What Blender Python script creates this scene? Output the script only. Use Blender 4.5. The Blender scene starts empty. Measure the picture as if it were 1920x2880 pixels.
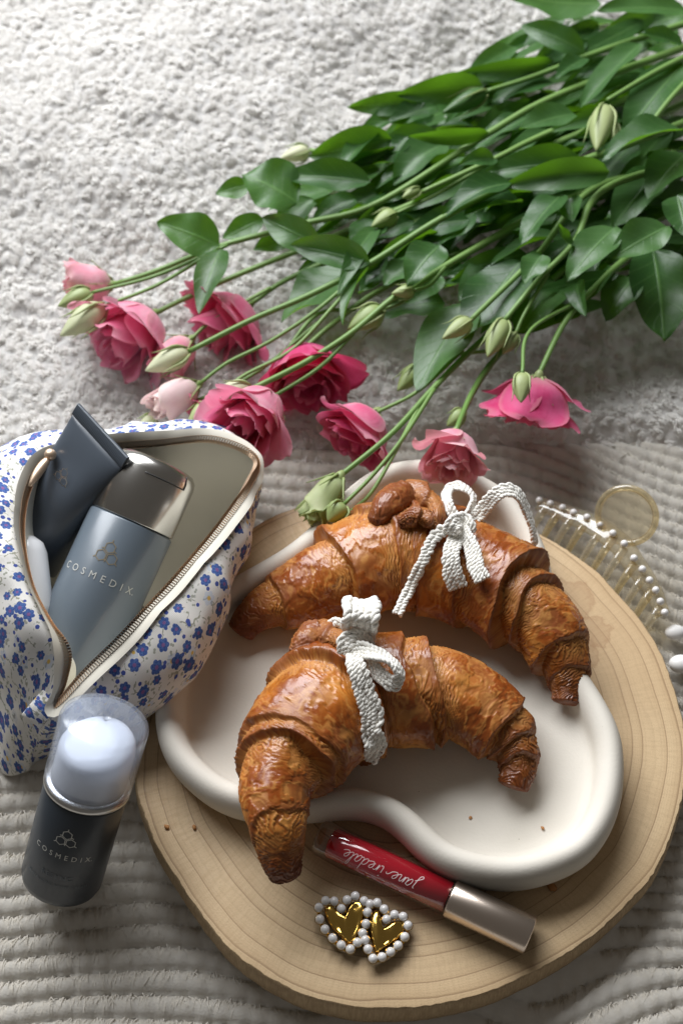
import bpy, bmesh, math, random
import numpy as np
from mathutils import Vector, Matrix
from mathutils.bvhtree import BVHTree

random.seed(7)
RNG = np.random.default_rng(11)
R = math.radians
sc = bpy.context.scene
COL = sc.collection

# ---------------------------------------------------------------- camera
CAM = np.array([0.0, 0.0, 0.68])
PITCH = R(56.0)
FW = np.array([0, math.cos(PITCH), -math.sin(PITCH)])
UP = np.array([0, math.sin(PITCH), math.cos(PITCH)])
RT = np.array([1.0, 0, 0])
FOC = 45.0
cd = bpy.data.cameras.new('camera')
cd.sensor_fit = 'VERTICAL'; cd.sensor_height = 36.0; cd.sensor_width = 24.0
cd.lens = FOC
cd.clip_start = 0.01; cd.clip_end = 50
cam = bpy.data.objects.new('camera', cd)
cam.location = CAM; cam.rotation_euler = (R(90) - PITCH, 0, 0)
COL.objects.link(cam); sc.camera = cam
cd.dof.use_dof = True
cd.dof.focus_distance = 0.665
cd.dof.aperture_fstop = 8.5

# ---------------------------------------------------------------- world and window light
w = bpy.data.worlds.new('World'); sc.world = w; w.use_nodes = True
bg = w.node_tree.nodes['Background']
bg.inputs[0].default_value = (1.0, 0.93, 0.85, 1); bg.inputs[1].default_value = 0.09
def area(name, loc, target, sx, sy, power, color):
    l = bpy.data.lights.new(name, 'AREA'); l.shape = 'RECTANGLE'; l.size = sx; l.size_y = sy
    l.energy = power; l.color = color
    o = bpy.data.objects.new(name, l); COL.objects.link(o)
    o.location = loc
    o.rotation_euler = (Vector(target) - Vector(loc)).to_track_quat('-Z', 'Y').to_euler()
    return o
area('window_light', (-0.46, 1.38, 1.06), (-0.02, 0.48, 0.0), 1.25, 1.05, 52.0, (0.94, 0.965, 1.0))
sc.view_settings.view_transform = 'Standard'
sc.view_settings.look = 'None'
sc.view_settings.exposure = 0.0
sc.view_settings.gamma = 1.0
sc.render.engine = 'CYCLES'
sc.cycles.use_denoising = True
sc.cycles.max_bounces = 10
sc.cycles.transparent_max_bounces = 12
sc.cycles.caustics_reflective = False
sc.cycles.caustics_refractive = False

# ---------------------------------------------------------------- pixel helpers (1920 x 2880 photograph)
def ray(px, py):
    return FW + RT * ((px - 960) / 960 * (12 / FOC)) + UP * ((1440 - py) / 1440 * (18 / FOC))
def P(px, py, z=0.0):
    d = ray(px, py); t = (z - CAM[2]) / d[2]
    return CAM + d * t
def mpp(px, py, z=0.0):                    # metres per pixel there
    d = ray(px, py); t = (z - CAM[2]) / d[2]
    return t * (12 / FOC) / 960
def at_dist(base, px, py, L, far=True):    # the point on that line of sight L from base
    d = ray(px, py); d = d / np.linalg.norm(d)
    m = CAM - np.asarray(base); b = m @ d; c = m @ m - L * L
    q = max(b * b - c, 0.0) ** 0.5
    return CAM + d * ((-b + q) if far else (-b - q))
def PP(pts):
    return np.array([P(*p) for p in pts])

# ---------------------------------------------------------------- numeric helpers
def unit(v):
    v = np.asarray(v, float); return v / (np.linalg.norm(v) + 1e-12)
def hash3(ix, iy, iz, seed=0):
    n = (ix.astype(np.int64) * 73856093) ^ (iy.astype(np.int64) * 19349663) ^ (iz.astype(np.int64) * 83492791) ^ (seed * 2654435761 & 0xffffffff)
    n = (n ^ (n >> 13)) & 0xffffffff
    n = (n * 1274126177) & 0xffffffff
    n = (n ^ (n >> 16)) & 0xffffffff
    n = (n * 2246822519) & 0xffffffff
    n = (n ^ (n >> 15)) & 0xffffffff
    return n.astype(np.float64) / 0xffffffff
def vnoise(x, y, z=None, seed=0):
    x = np.asarray(x, float); y = np.asarray(y, float)
    z = np.zeros_like(x) if z is None else np.asarray(z, float)
    ix, iy, iz = np.floor(x), np.floor(y), np.floor(z)
    fx, fy, fz = x - ix, y - iy, z - iz
    fx = fx * fx * (3 - 2 * fx); fy = fy * fy * (3 - 2 * fy); fz = fz * fz * (3 - 2 * fz)
    r = 0
    for a in (0, 1):
        for b in (0, 1):
            for c in (0, 1):
                wgt = (fx if a else 1 - fx) * (fy if b else 1 - fy) * (fz if c else 1 - fz)
                r = r + wgt * hash3(ix + a, iy + b, iz + c, seed)
    return r
def fbm(x, y, z=None, seed=0, octs=4, gain=0.5):
    s = 0; a = 1; n = 0
    for k in range(octs):
        f = 2.0 ** k
        s = s + a * vnoise(x * f, y * f, None if z is None else z * f, seed + k * 17); n += a; a *= gain
    return s / n
def sstep(a, b, x):
    t = np.clip((x - a) / (b - a), 0, 1); return t * t * (3 - 2 * t)
def worley(x, y, seed=0, jit=0.9):
    ix, iy = np.floor(x), np.floor(y)
    best = np.full(x.shape, 9.0); second = best.copy(); idv = np.zeros_like(x)
    z0 = np.zeros_like(x)
    for a in (-1, 0, 1):
        for b in (-1, 0, 1):
            cx, cy = ix + a, iy + b
            px_ = cx + 0.5 + jit * (hash3(cx, cy, z0, seed) - 0.5)
            py_ = cy + 0.5 + jit * (hash3(cx, cy, z0, seed + 5) - 0.5)
            d = np.hypot(x - px_, y - py_)
            m = d < best
            second = np.where(m, best, np.minimum(second, d))
            idv = np.where(m, hash3(cx, cy, z0, seed + 9), idv)
            best = np.where(m, d, best)
    return best, second, idv
def crom(pts, n, closed=False):
    """Catmull-Rom through pts, n samples spread evenly by arc length."""
    p = np.asarray(pts, float); k = len(p)
    if closed: q = np.vstack([p[-1:], p, p[:2]]); segs = k
    else: q = np.vstack([2 * p[:1] - p[1:2], p, 2 * p[-1:] - p[-2:-1]]); segs = k - 1
    t = np.linspace(0, 1, 24, endpoint=False)[:, None]
    out = []
    for i in range(segs):
        a, b, c, d = q[i], q[i + 1], q[i + 2], q[i + 3]
        out.append(0.5 * ((2 * b) + (c - a) * t + (2 * a - 5 * b + 4 * c - d) * t * t + (3 * b - a - 3 * c + d) * t ** 3))
    out.append((p[:1] if closed else p[-1:]))
    o = np.vstack(out)
    g = np.linalg.norm(np.diff(o[:, :3] if o.shape[1] >= 3 else o, axis=0), axis=1)
    s = np.concatenate([[0], np.cumsum(g)])
    u = np.linspace(0, s[-1], n, endpoint=not closed)
    return np.stack([np.interp(u, s, o[:, j]) for j in range(o.shape[1])], 1)
def gridf(nu, nv, cu=False, cv=False, off=0):
    i = np.arange(nu if cu else nu - 1); j = np.arange(nv if cv else nv - 1)
    I, J = np.meshgrid(i, j, indexing='ij'); I2 = (I + 1) % nu; J2 = (J + 1) % nv
    return np.stack([I * nv + J, I2 * nv + J, I2 * nv + J2, I * nv + J2], -1).reshape(-1, 4) + off

# ---------------------------------------------------------------- objects
def thing(name, label, cat, loc=(0, 0, 0), group=None):
    e = bpy.data.objects.new(name, None); e.empty_display_size = 0.01
    COL.objects.link(e); e.location = tuple(float(v) for v in loc)
    e['label'] = label; e['category'] = cat
    if group: e['group'] = group
    return e
def tag(o, label, cat, group=None):
    o['label'] = label; o['category'] = cat
    if group: o['group'] = group
    return o
def wpos(o):
    v = Vector(o.location)
    if o.parent is not None: v = o.matrix_parent_inverse @ v; v = v + wpos(o.parent)
    return v
def adopt(o, parent):
    if parent is not None:
        o.parent = parent
        o.matrix_parent_inverse = Matrix.Translation(-wpos(parent))
def link(name, me, mat, parent=None):
    o = bpy.data.objects.new(name, me); COL.objects.link(o)
    if mat is not None and len(me.materials) == 0: me.materials.append(mat)
    adopt(o, parent)
    return o
def mesh(name, V, F, mat, parent=None, smooth=True, uv=None, attrs=None, fix=True):
    """V (n,3) world positions, F list or array of faces; origin moves to the middle of V."""
    V = np.asarray(V, float); c = 0.5 * (V.min(0) + V.max(0))
    me = bpy.data.meshes.new(name)
    if isinstance(F, np.ndarray):
        m, k = F.shape
        me.vertices.add(len(V)); me.vertices.foreach_set('co', (V - c).astype(np.float32).ravel())
        me.loops.add(m * k); me.loops.foreach_set('vertex_index', F.astype(np.int32).ravel())
        me.polygons.add(m)
        me.polygons.foreach_set('loop_start', (np.arange(m) * k).astype(np.int32))
        me.polygons.foreach_set('loop_total', np.full(m, k, np.int32))
        me.update(calc_edges=True); me.validate()
    else:
        me.from_pydata((V - c).tolist(), [], [tuple(int(i) for i in f) for f in F]); me.update()
        if fix:
            bm = bmesh.new(); bm.from_mesh(me); bmesh.ops.recalc_face_normals(bm, faces=bm.faces); bm.to_mesh(me); bm.free()
    if smooth: me.polygons.foreach_set('use_smooth', np.ones(len(me.polygons), bool))
    if uv is not None:
        ul = me.uv_layers.new(name='UVMap')
        li = np.zeros(len(me.loops), np.int32); me.loops.foreach_get('vertex_index', li)
        ul.data.foreach_set('uv', np.asarray(uv, np.float32)[li].ravel())
    for an, av in (attrs or {}).items():
        av = np.asarray(av, np.float32)
        if av.ndim == 2:
            if av.shape[1] == 3: av = np.hstack([av, np.ones((len(av), 1), np.float32)])
            a = me.attributes.new(an, 'FLOAT_COLOR', 'POINT'); a.data.foreach_set('color', av.ravel())
        else:
            a = me.attributes.new(an, 'FLOAT', 'POINT'); a.data.foreach_set('value', av)
    o = link(name, me, mat, None)
    o.location = c.tolist()
    if parent is not None: adopt(o, parent)
    return o
class MB:
    """Collects pieces of ONE part."""
    def __init__(self): self.V = []; self.F = []; self.n = 0
    def add(self, V, F):
        V = np.asarray(V, float); self.V.append(V)
        self.F += [tuple(int(i) + self.n for i in f) for f in F]; self.n += len(V); return self
    def build(self, name, mat, parent=None, smooth=True, **k):
        return mesh(name, np.vstack(self.V), self.F, mat, parent, smooth, **k)
def frames(path, up=(0, 0, 1)):
    p = np.asarray(path, float)
    T = np.gradient(p, axis=0); T /= np.linalg.norm(T, axis=1, keepdims=True) + 1e-12
    N = np.zeros_like(p)
    a = np.asarray(up, float)
    a = a - T[0] * (a @ T[0])
    if np.linalg.norm(a) < 1e-4: a = np.array([1., 0, 0]) - T[0] * T[0][0]
    a = unit(a)
    for i in range(len(p)):
        a = unit(a - T[i] * (a @ T[i])); N[i] = a
    return T, N, np.cross(T, N)
def tube(path, rad, sides=8, caps=True, up=(0, 0, 1)):
    p = np.asarray(path, float); n = len(p)
    rad = np.full(n, rad) if np.isscalar(rad) else np.asarray(rad, float)
    T, N, B = frames(p, up)
    a = np.linspace(0, 2 * np.pi, sides, endpoint=False)
    V = (p[:, None] + rad[:, None, None] * (np.cos(a)[None, :, None] * N[:, None] + np.sin(a)[None, :, None] * B[:, None])).reshape(-1, 3)
    F = [tuple(f) for f in gridf(n, sides, False, True)]
    F = [f[::-1] for f in F]
    if caps: F += [tuple(range(sides)), tuple(range((n - 1) * sides, n * sides))[::-1]]
    return V, F
def lathe(prof, base, axis, sides=48, ref=None):
    """prof [(r, h)] turned round axis from base."""
    ax = unit(axis)
    ref = np.array([1., 0, 0]) if ref is None else np.asarray(ref, float)
    e1 = unit(ref - ax * (ref @ ax)); e2 = np.cross(ax, e1)
    a = np.linspace(0, 2 * np.pi, sides, endpoint=False)
    pr = np.asarray(prof, float)
    V = (np.asarray(base)[None, None] + pr[:, 1][:, None, None] * ax + pr[:, 0][:, None, None] * (np.cos(a)[None, :, None] * e1 + np.sin(a)[None, :, None] * e2)).reshape(-1, 3)
    F = [tuple(f) for f in gridf(len(pr), sides, False, True)]
    F = [f[::-1] for f in F]
    F += [tuple(range(sides))[::-1] if False else tuple(range(sides)), tuple(range((len(pr) - 1) * sides, len(pr) * sides))[::-1]]
    return V, F
def sphere(c, r, nu=16, nv=10):
    th = np.linspace(0, np.pi, nv + 1)[1:-1]
    prof = [(r * math.sin(t), -r * math.cos(t)) for t in th]
    V, F = lathe(prof, c, (0, 0, 1), nu)
    F = F[:-2]
    n = len(V); V = np.vstack([V, np.asarray(c) + [0, 0, -r], np.asarray(c) + [0, 0, r]])
    for i in range(nu):
        j = (i + 1) % nu
        F.append((n, i, j)[::-1] if False else (n, j, i)); k = (nv - 2) * nu
        F.append((n + 1, k + i, k + j))
    return V, F

# ---------------------------------------------------------------- materials
MATS = {}
def mat(name, color=(0.5, 0.5, 0.5), rough=0.5, metal=0.0, **k):
    m = bpy.data.materials.new(name); m.use_nodes = True
    b = m.node_tree.nodes['Principled BSDF']
    b.inputs['Base Color'].default_value = (*color, 1)
    b.inputs['Roughness'].default_value = rough; b.inputs['Metallic'].default_value = metal
    for kk, vv in k.items():
        b.inputs[kk.replace('_', ' ')].default_value = vv
    MATS[name] = m
    return m
def clear(name, tint, rough=0.04, ior=1.4, milk=0.0, milkcol=(0.8, 0.85, 0.95)):
    """thin clear or frosted plastic: lets light straight through, mirrors at grazing angles, with a milky share"""
    m = bpy.data.materials.new(name); m.use_nodes = True; t = m.node_tree; t.nodes.clear()
    o = t.nodes.new('ShaderNodeOutputMaterial'); tr = t.nodes.new('ShaderNodeBsdfTransparent'); tr.inputs[0].default_value = (*tint, 1)
    gl = t.nodes.new('ShaderNodeBsdfGlossy'); gl.inputs['Roughness'].default_value = rough
    lw = t.nodes.new('ShaderNodeLayerWeight'); lw.inputs[0].default_value = 0.5
    pw = t.nodes.new('ShaderNodeMath'); pw.operation = 'POWER'; t.links.new(lw.outputs['Facing'], pw.inputs[0]); pw.inputs[1].default_value = 4.0
    fr = t.nodes.new('ShaderNodeMath'); fr.operation = 'MULTIPLY_ADD'; t.links.new(pw.outputs[0], fr.inputs[0]); fr.inputs[1].default_value = 0.55; fr.inputs[2].default_value = ((ior - 1) / (ior + 1)) ** 2
    body = tr.outputs[0]
    if milk:
        d = t.nodes.new('ShaderNodeBsdfDiffuse'); d.inputs[0].default_value = (*milkcol, 1)
        l = t.nodes.new('ShaderNodeBsdfTranslucent'); l.inputs[0].default_value = (*milkcol, 1)
        a = t.nodes.new('ShaderNodeMixShader'); a.inputs[0].default_value = 0.5; t.links.new(d.outputs[0], a.inputs[1]); t.links.new(l.outputs[0], a.inputs[2])
        b = t.nodes.new('ShaderNodeMixShader'); b.inputs[0].default_value = milk; t.links.new(body, b.inputs[1]); t.links.new(a.outputs[0], b.inputs[2]); body = b.outputs[0]
    x = t.nodes.new('ShaderNodeMixShader'); t.links.new(fr.outputs[0], x.inputs[0]); t.links.new(body, x.inputs[1]); t.links.new(gl.outputs[0], x.inputs[2])
    t.links.new(x.outputs[0], o.inputs[0]); return m
class NT:
    def __init__(self, m): self.m = m; self.t = m.node_tree; self.b = self.t.nodes.get('Principled BSDF')
    def n(self, typ, **k):
        x = self.t.nodes.new(typ)
        for kk, vv in k.items(): setattr(x, kk, vv)
        return x
    def l(self, a, b): self.t.links.new(a, b)
    def val(self, inp, v):
        if hasattr(v, 'is_linked') or isinstance(v, bpy.types.NodeSocket): self.l(v, inp)
        else: inp.default_value = v
    def math(self, op, a, b=0.0, c=0.0, clamp=False):
        x = self.n('ShaderNodeMath', operation=op, use_clamp=clamp)
        self.val(x.inputs[0], a); self.val(x.inputs[1], b); self.val(x.inputs[2], c)
        return x.outputs[0]
    def ss(self, v, a, b, lo=0.0, hi=1.0):
        x = self.n('ShaderNodeMapRange', interpolation_type='SMOOTHSTEP')
        self.val(x.inputs[0], v); self.val(x.inputs[1], a); self.val(x.inputs[2], b); self.val(x.inputs[3], lo); self.val(x.inputs[4], hi)
        return x.outputs[0]
    def mix(self, f, a, b, blend='MIX'):
        x = self.n('ShaderNodeMix', data_type='RGBA', blend_type=blend)
        self.val(x.inputs[0], f)
        for s, v in ((x.inputs[6], a), (x.inputs[7], b)):
            if isinstance(v, (tuple, list)): s.default_value = (*v[:3], 1)
            else: self.l(v, s)
        return x.outputs[2]
    def noise(self, vec, scale, detail=3.0, rough=0.5, dim='3D', out=0):
        x = self.n('ShaderNodeTexNoise', noise_dimensions=dim)
        if vec is not None: self.l(vec, x.inputs['W' if dim == '1D' else 'Vector'])
        x.inputs['Scale'].default_value = scale; x.inputs['Detail'].default_value = detail; x.inputs['Roughness'].default_value = rough
        return x.outputs[out]
    def bump(self, h, strength=0.3, dist=0.001):
        x = self.n('ShaderNodeBump'); x.inputs['Strength'].default_value = strength; x.inputs['Distance'].default_value = dist
        self.l(h, x.inputs['Height']); self.l(x.outputs[0], self.b.inputs['Normal']); return x
    def geo(self): return self.n('ShaderNodeNewGeometry').outputs['Position']
    def obj(self): return self.n('ShaderNodeTexCoord').outputs['Object']
    def uv(self): return self.n('ShaderNodeTexCoord').outputs['UV']
    def attr(self, name, out='Color'):
        x = self.n('ShaderNodeAttribute', attribute_name=name); return x.outputs[out]
    def set(self, key, sock): self.l(sock, self.b.inputs[key])
# ================================================================ blankets
def und(x, y):
    """soft folds of the bedding"""
    z = 0.016 * (fbm(x * 6, y * 6, seed=3, octs=2) - 0.5)
    m = P(430, 430, 0)
    z = z + 0.034 * np.exp(-(((x - m[0]) / 0.17) ** 2 + ((y - m[1]) / 0.16) ** 2))
    m = P(780, 110, 0)
    z = z + 0.028 * np.exp(-(((x - m[0] - 0.10) / 0.14) ** 2 + ((y - m[1]) / 0.06) ** 2))
    m = P(40, 760, 0)
    z = z - 0.020 * np.exp(-(((x - m[0]) / 0.07) ** 2 + ((y - m[1]) / 0.11) ** 2))
    return z
YB = P(1700, 1300, 0)[1]                                   # where the fleece ends and the ribbed throw shows
def yb(x):
    return YB + 0.010 * np.sin(x * 14) + 0.006 * np.sin(x * 41)
def fuzz(V, N, n_strands, length, rad, seed, lean=0.9, clump=None):
    """short flat fibres standing on the pile, one joined mesh"""
    r = np.random.default_rng(seed)
    idx = r.integers(0, len(V), n_strands)
    p = V[idx] + r.normal(0, 0.0004, (n_strands, 3))
    nrm = N[idx] + r.normal(0, 0.42 * lean, (n_strands, 3))
    nrm /= np.linalg.norm(nrm, axis=1, keepdims=True)
    side = np.cross(nrm, r.normal(0, 1, (n_strands, 3))); side /= np.linalg.norm(side, axis=1, keepdims=True) + 1e-9
    bend = np.cross(side, nrm) * r.normal(0, 0.5, (n_strands, 1))
    L = length * r.uniform(0.5, 1.25, (n_strands, 1))
    a = p - nrm * L * 0.2
    m = p + nrm * L * 0.5 + bend * L * 0.25
    t = p + nrm * L * 0.85 + bend * L * 0.9
    w0 = side * rad
    V4 = np.stack([a - w0, a + w0, m + w0 * 0.8, m - w0 * 0.8, t], 1).reshape(-1, 3)
    b = np.arange(n_strands)[:, None] * 5
    F = np.vstack([b + [0, 1, 2], b + [0, 2, 3], b + [3, 2, 4]])
    return V4, F
def hnormals(X, Y, Z):
    gx = np.gradient(Z, axis=0) / (np.gradient(X, axis=0) + 1e-12)
    gy = np.gradient(Z, axis=1) / (np.gradient(Y, axis=1) + 1e-12)
    N = np.stack([-gx, -gy, np.ones_like(Z)], -1)
    return N / np.linalg.norm(N, axis=-1, keepdims=True)
def in_view(V, pad=0.12):
    d = V - CAM; z = d @ FW
    return (np.abs(d @ RT / z) < 12 / FOC * (1 + pad)) & (np.abs(d @ UP / z) < 18 / FOC * (1 + pad))
def wool(name, c0, c1, sc_=260):
    m = mat(name, c0, 0.9); t = NT(m)
    n = t.noise(t.geo(), sc_, 4.0, 0.6)
    t.set('Base Color', t.mix(t.ss(n, 0.3, 0.7), c0, c1))
    t.bump(t.noise(t.geo(), 900, 3.0, 0.6), 0.6, 0.0008)
    t.b.inputs['Sheen Weight'].default_value = 0.35; t.b.inputs['Sheen Roughness'].default_value = 0.5
    t.b.inputs['Specular IOR Level'].default_value = 0.15
    tr = t.n('ShaderNodeBsdfTranslucent'); tr.inputs[0].default_value = (*c0, 1)
    mx = t.n('ShaderNodeMixShader'); mx.inputs[0].default_value = 0.55
    t.l(t.b.outputs[0], mx.inputs[1]); t.l(tr.outputs[0], mx.inputs[2]); t.l(mx.outputs[0], t.t.nodes['Material Output'].inputs['Surface'])
    return m
M_FLEECE = wool('fleece', (0.88, 0.865, 0.84), (0.82, 0.80, 0.765))
M_RIB = wool('ribbed_pile', (0.80, 0.765, 0.70), (0.73, 0.69, 0.615))

# fleece with curly nubs: a padded base and thousands of small rolled locks of fibre
def strands(base, az, nrm, Rr, sweep, wid, r_, lift=1.25):
    """flat fibres that rise from base and roll over towards az; one triangle-tipped strip each"""
    n = len(base)
    side = np.cross(nrm, az); side /= np.linalg.norm(side, axis=1, keepdims=True) + 1e-9
    pts = []
    drift = r_.normal(0, 0.30, (n, 1)) * Rr
    for k, f in enumerate((0.0, 0.42, 0.76, 1.0)):
        th = sweep * f
        pts.append(base + az * Rr * (1 - np.cos(th)) + nrm * Rr * lift * np.sin(th) + side * drift * f)
    wv_ = side * wid
    V = np.stack([pts[0] - wv_, pts[0] + wv_, pts[1] - wv_, pts[1] + wv_, pts[2] - wv_ * 0.75, pts[2] + wv_ * 0.75, pts[3]], 1).reshape(-1, 3)
    b = np.arange(n)[:, None] * 7
    F = np.vstack([b + [0, 1, 3], b + [0, 3, 2], b + [2, 3, 5], b + [2, 5, 4], b + [4, 5, 6]])
    return V, F
nx, ny = 400, 330
gx = np.linspace(-0.55, 0.58, nx); gy = np.linspace(0, 1, ny)
X, Yn = np.meshgrid(gx, gy, indexing='ij')
Y = yb(X) + Yn * (1.32 - yb(X))
def fleece_z(X, Y):
    edge = sstep(0, 0.022, Y - yb(X))
    c_ = fbm(X * 26, Y * 26, seed=44, octs=3)
    return und(X, Y) - 0.004 + 0.011 * edge + 0.017 * (c_ - 0.5) * edge
f1, f2, iv = worley(X / 0.009, Y / 0.008, seed=2)
Z = fleece_z(X, Y) + 0.0030 * np.clip(1 - (f1 / 0.75) ** 2, 0, 1)
fl = thing('fleece_blanket', 'white fluffy fleece blanket with curly nubs under the flower stems', 'blanket', P(500, 500, 0))
mesh('fleece', np.stack([X, Y, Z], -1).reshape(-1, 3), gridf(nx, ny), M_FLEECE, fl)
r_ = np.random.default_rng(21)
sp_ = 0.0066
LX, LY = np.meshgrid(np.arange(-0.50, 0.52, sp_), np.arange(YB - 0.02, 1.16, sp_ * 0.92), indexing='ij')
LX = LX.ravel() + r_.uniform(-.5, .5, LX.size) * sp_; LY = LY.ravel() + r_.uniform(-.5, .5, LY.size) * sp_
ok = in_view(np.column_stack([LX, LY, 0 * LX]), 0.30) & (LY > yb(LX) + 0.002)
LX, LY = LX[ok], LY[ok]; nl = len(LX)
LZ = fleece_z(LX, LY) + 0.0010
aaz = 2 * np.pi * fbm(LX * 34, LY * 34, seed=91, octs=2) * 2.4 + r_.normal(0, 0.55, nl)
lock_r = 0.0031 * r_.uniform(0.65, 1.45, nl)
ns_ = 20
rep = np.repeat(np.arange(nl), ns_); n_ = len(rep)
az = np.column_stack([np.cos(aaz[rep]), np.sin(aaz[rep]), 0 * rep]) + r_.normal(0, 0.16, (n_, 3)) * [1, 1, 0]
az /= np.linalg.norm(az, axis=1, keepdims=True)
sd_ = np.column_stack([-az[:, 1], az[:, 0], 0 * rep])
offs = r_.uniform(-1, 1, n_)
base = np.column_stack([LX[rep], LY[rep], LZ[rep]]) + sd_ * (offs * 0.0031)[:, None] + az * (r_.normal(0, 0.0011, n_) - 0.0026)[:, None]
Rr = (lock_r[rep] * (1 - 0.35 * offs ** 2) * r_.uniform(0.7, 1.2, n_))[:, None]
nrm = np.column_stack([r_.normal(0, .14, n_), r_.normal(0, .14, n_), np.ones(n_)]); nrm /= np.linalg.norm(nrm, axis=1, keepdims=True)
fv, ff = strands(base, az, nrm, Rr, r_.uniform(1.4, 2.7, (n_, 1)), 0.00042, r_, 1.4)
o = mesh('pile', fv, ff, M_FLEECE, fl); o['kind'] = 'stuff'

# ribbed chenille throw
BC = P(1155, 2080, 0.03)                                   # middle of the board
ROW = 0.0113
nx, ny = 430, 380
X, Y = np.meshgrid(np.linspace(-0.36, 0.44, nx), np.linspace(-0.06, YB + 0.04, ny), indexing='ij')
def rib_shift(X, Y):
    right = sstep(0.02, 0.22, X) * sstep(0.18, 0.36, Y)
    g = 0.30 * (X - 0.02) * right + 0.004 * np.sin(X * 26 + 1) + 0.006 * (fbm(X * 14, Y * 14, seed=61, octs=2) - 0.5)
    near = sstep(0.20, 0.14, Y) * sstep(0.05, 0.12, X)     # the fold under the board's near right edge
    return g + near * 0.35 * np.clip(0.16 - X, -0.1, 0.1)
def scallop(X, k): return np.abs(np.sin(np.pi * (X / 0.0098 + hash3(k, k * 0, k * 0, 71) * 3 + 0.35 * vnoise(X * 120, k, seed=5)))) ** 0.7
def rib_h(X, Y):
    row = (Y + rib_shift(X, Y)) / ROW
    scal = scallop(X, np.floor(row))
    sh = row + 0.10 * (scal - 0.5); f = sh - np.floor(sh)
    prof = np.clip(1 - np.abs(2 * f - 1) ** 2.6, 0, 1) ** 0.6
    return prof * (0.0048 + 0.0016 * scal)
def rib_base(X, Y):
    z = 0.6 * und(X, Y) - 0.001
    z = z + 0.010 * np.exp(-(((X - 0.155) / 0.035) ** 2 + ((Y - 0.115) / 0.05) ** 2)) - 0.004 * np.exp(-(((X - 0.10) / 0.018) ** 2 + ((Y - 0.11) / 0.05) ** 2))
    z = z - 0.010 * sstep(YB + 0.010, YB + 0.03, Y)
    return z - 0.006 * sstep(0.165, 0.135, np.hypot(X - BC[0], Y - BC[1]))
dbd = np.hypot(X - BC[0], Y - BC[1])
Zr = rib_base(X, Y) + rib_h(X, Y)
Zr = np.where(dbd < 0.155, np.minimum(Zr, 0.0035), Zr)
Vr = np.stack([X, Y, Zr], -1)
fr = gridf(nx, ny)
keep = ~(np.hypot(*(Vr.reshape(-1, 3)[fr].mean(1)[:, :2] - BC[:2]).T) < 0.12)
rb = thing('ribbed_throw', 'off white ribbed chenille throw spread under the round wooden board', 'throw', P(300, 2700, 0))
mesh('ribs', Vr.reshape(-1, 3), fr[keep], M_RIB, rb)
r_ = np.random.default_rng(31)
nc_ = 150000
sx_ = r_.uniform(-0.34, 0.42, nc_); kk = r_.integers(-8, int((YB + 0.06) / ROW) + 3, nc_).astype(float)
scal = scallop(sx_, kk)
vt = (kk + 0.97 + 0.07 * (scal - 0.5) + r_.normal(0, 0.05, nc_)) * ROW
sy_ = vt.copy()
for _ in range(6): sy_ = vt - rib_shift(sx_, sy_)
ok = in_view(np.column_stack([sx_, sy_, 0 * sx_]), 0.14) & (np.hypot(sx_ - BC[0], sy_ - BC[1]) > 0.142) & (sy_ < YB + 0.012)
sx_, sy_, scal = sx_[ok], sy_[ok], scal[ok]; n_ = len(sx_)
dx_ = (np.arcsin(np.clip(scal, 0, 1)))                    # fibres gather towards the middle of each scallop
az = np.column_stack([r_.normal(0, .22, n_), -np.ones(n_), 0 * sx_]); az /= np.linalg.norm(az, axis=1, keepdims=True)
nrm = np.column_stack([r_.normal(0, .12, n_), r_.normal(0, .12, n_), np.ones(n_)]); nrm /= np.linalg.norm(nrm, axis=1, keepdims=True)
Rr = (0.0052 * (0.78 + 0.26 * scal) * r_.uniform(0.72, 1.10, n_))[:, None]
base = np.column_stack([sx_, sy_, rib_base(sx_, sy_) + 0.0002])
fv, ff = strands(base, az, nrm, Rr, r_.uniform(1.2, 2.75, (n_, 1)), 0.00034, r_, 1.22)
o = mesh('pile', fv, ff, M_RIB, rb); o['kind'] = 'stuff'
print('rib strands', n_, 'locks', nl)

# ================================================================ wooden board
ZB = 0.030
bo = [(383, 2210), (412, 2312), (446, 2390), (514, 2496), (582, 2593), (670, 2690), (820, 2785), (974, 2829), (1084, 2836),
      (1230, 2825), (1377, 2789), (1488, 2740), (1607, 2673), (1706, 2598), (1824, 2476), (1864, 2405), (1903, 2298), (1926, 2190),
      (1928, 2080), (1899, 1950), (1859, 1839), (1804, 1748), (1732, 1664), (1659, 1592), (1532, 1508), (1400, 1450), (1250, 1408),
      (1100, 1392), (950, 1400), (800, 1438), (690, 1498), (600, 1580), (520, 1690), (455, 1830), (410, 1970), (388, 2095)]
nb = 360
out = crom(PP([(x, y, ZB) for x, y in bo]), nb, True)
cb = out.mean(0); rel = out - cb
rr = np.linalg.norm(rel[:, :2], axis=1)
ang = np.arctan2(rel[:, 1], rel[:, 0])
rough_e = 1 + 0.004 * (fbm(np.cos(ang) * 14, np.sin(ang) * 14, seed=4, octs=3) - 0.5) + 0.006 * (vnoise(np.cos(ang) * 60, np.sin(ang) * 60, seed=8) - 0.5)
rings = []
for f_, z_ in ((1.000, 0.0035), (1.008, 0.006), (1.012, 0.0135), (1.010, 0.021), (1.004, ZB - 0.0030), (1.0005, ZB - 0.0008)):
    wob = 1 + 0.0016 * (fbm(ang * 9, np.full(nb, z_ * 300), seed=19, octs=3) - 0.5)
    rings.append(np.column_stack([cb[:2] + rel[:, :2] * f_ * wob[:, None] * (0.5 + 0.5 * rough_e)[:, None], np.full(nb, z_)]))
    uvr = None
top_r = list(np.concatenate([[0.9965], np.linspace(0.985, 0.05, 26)]))
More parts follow.
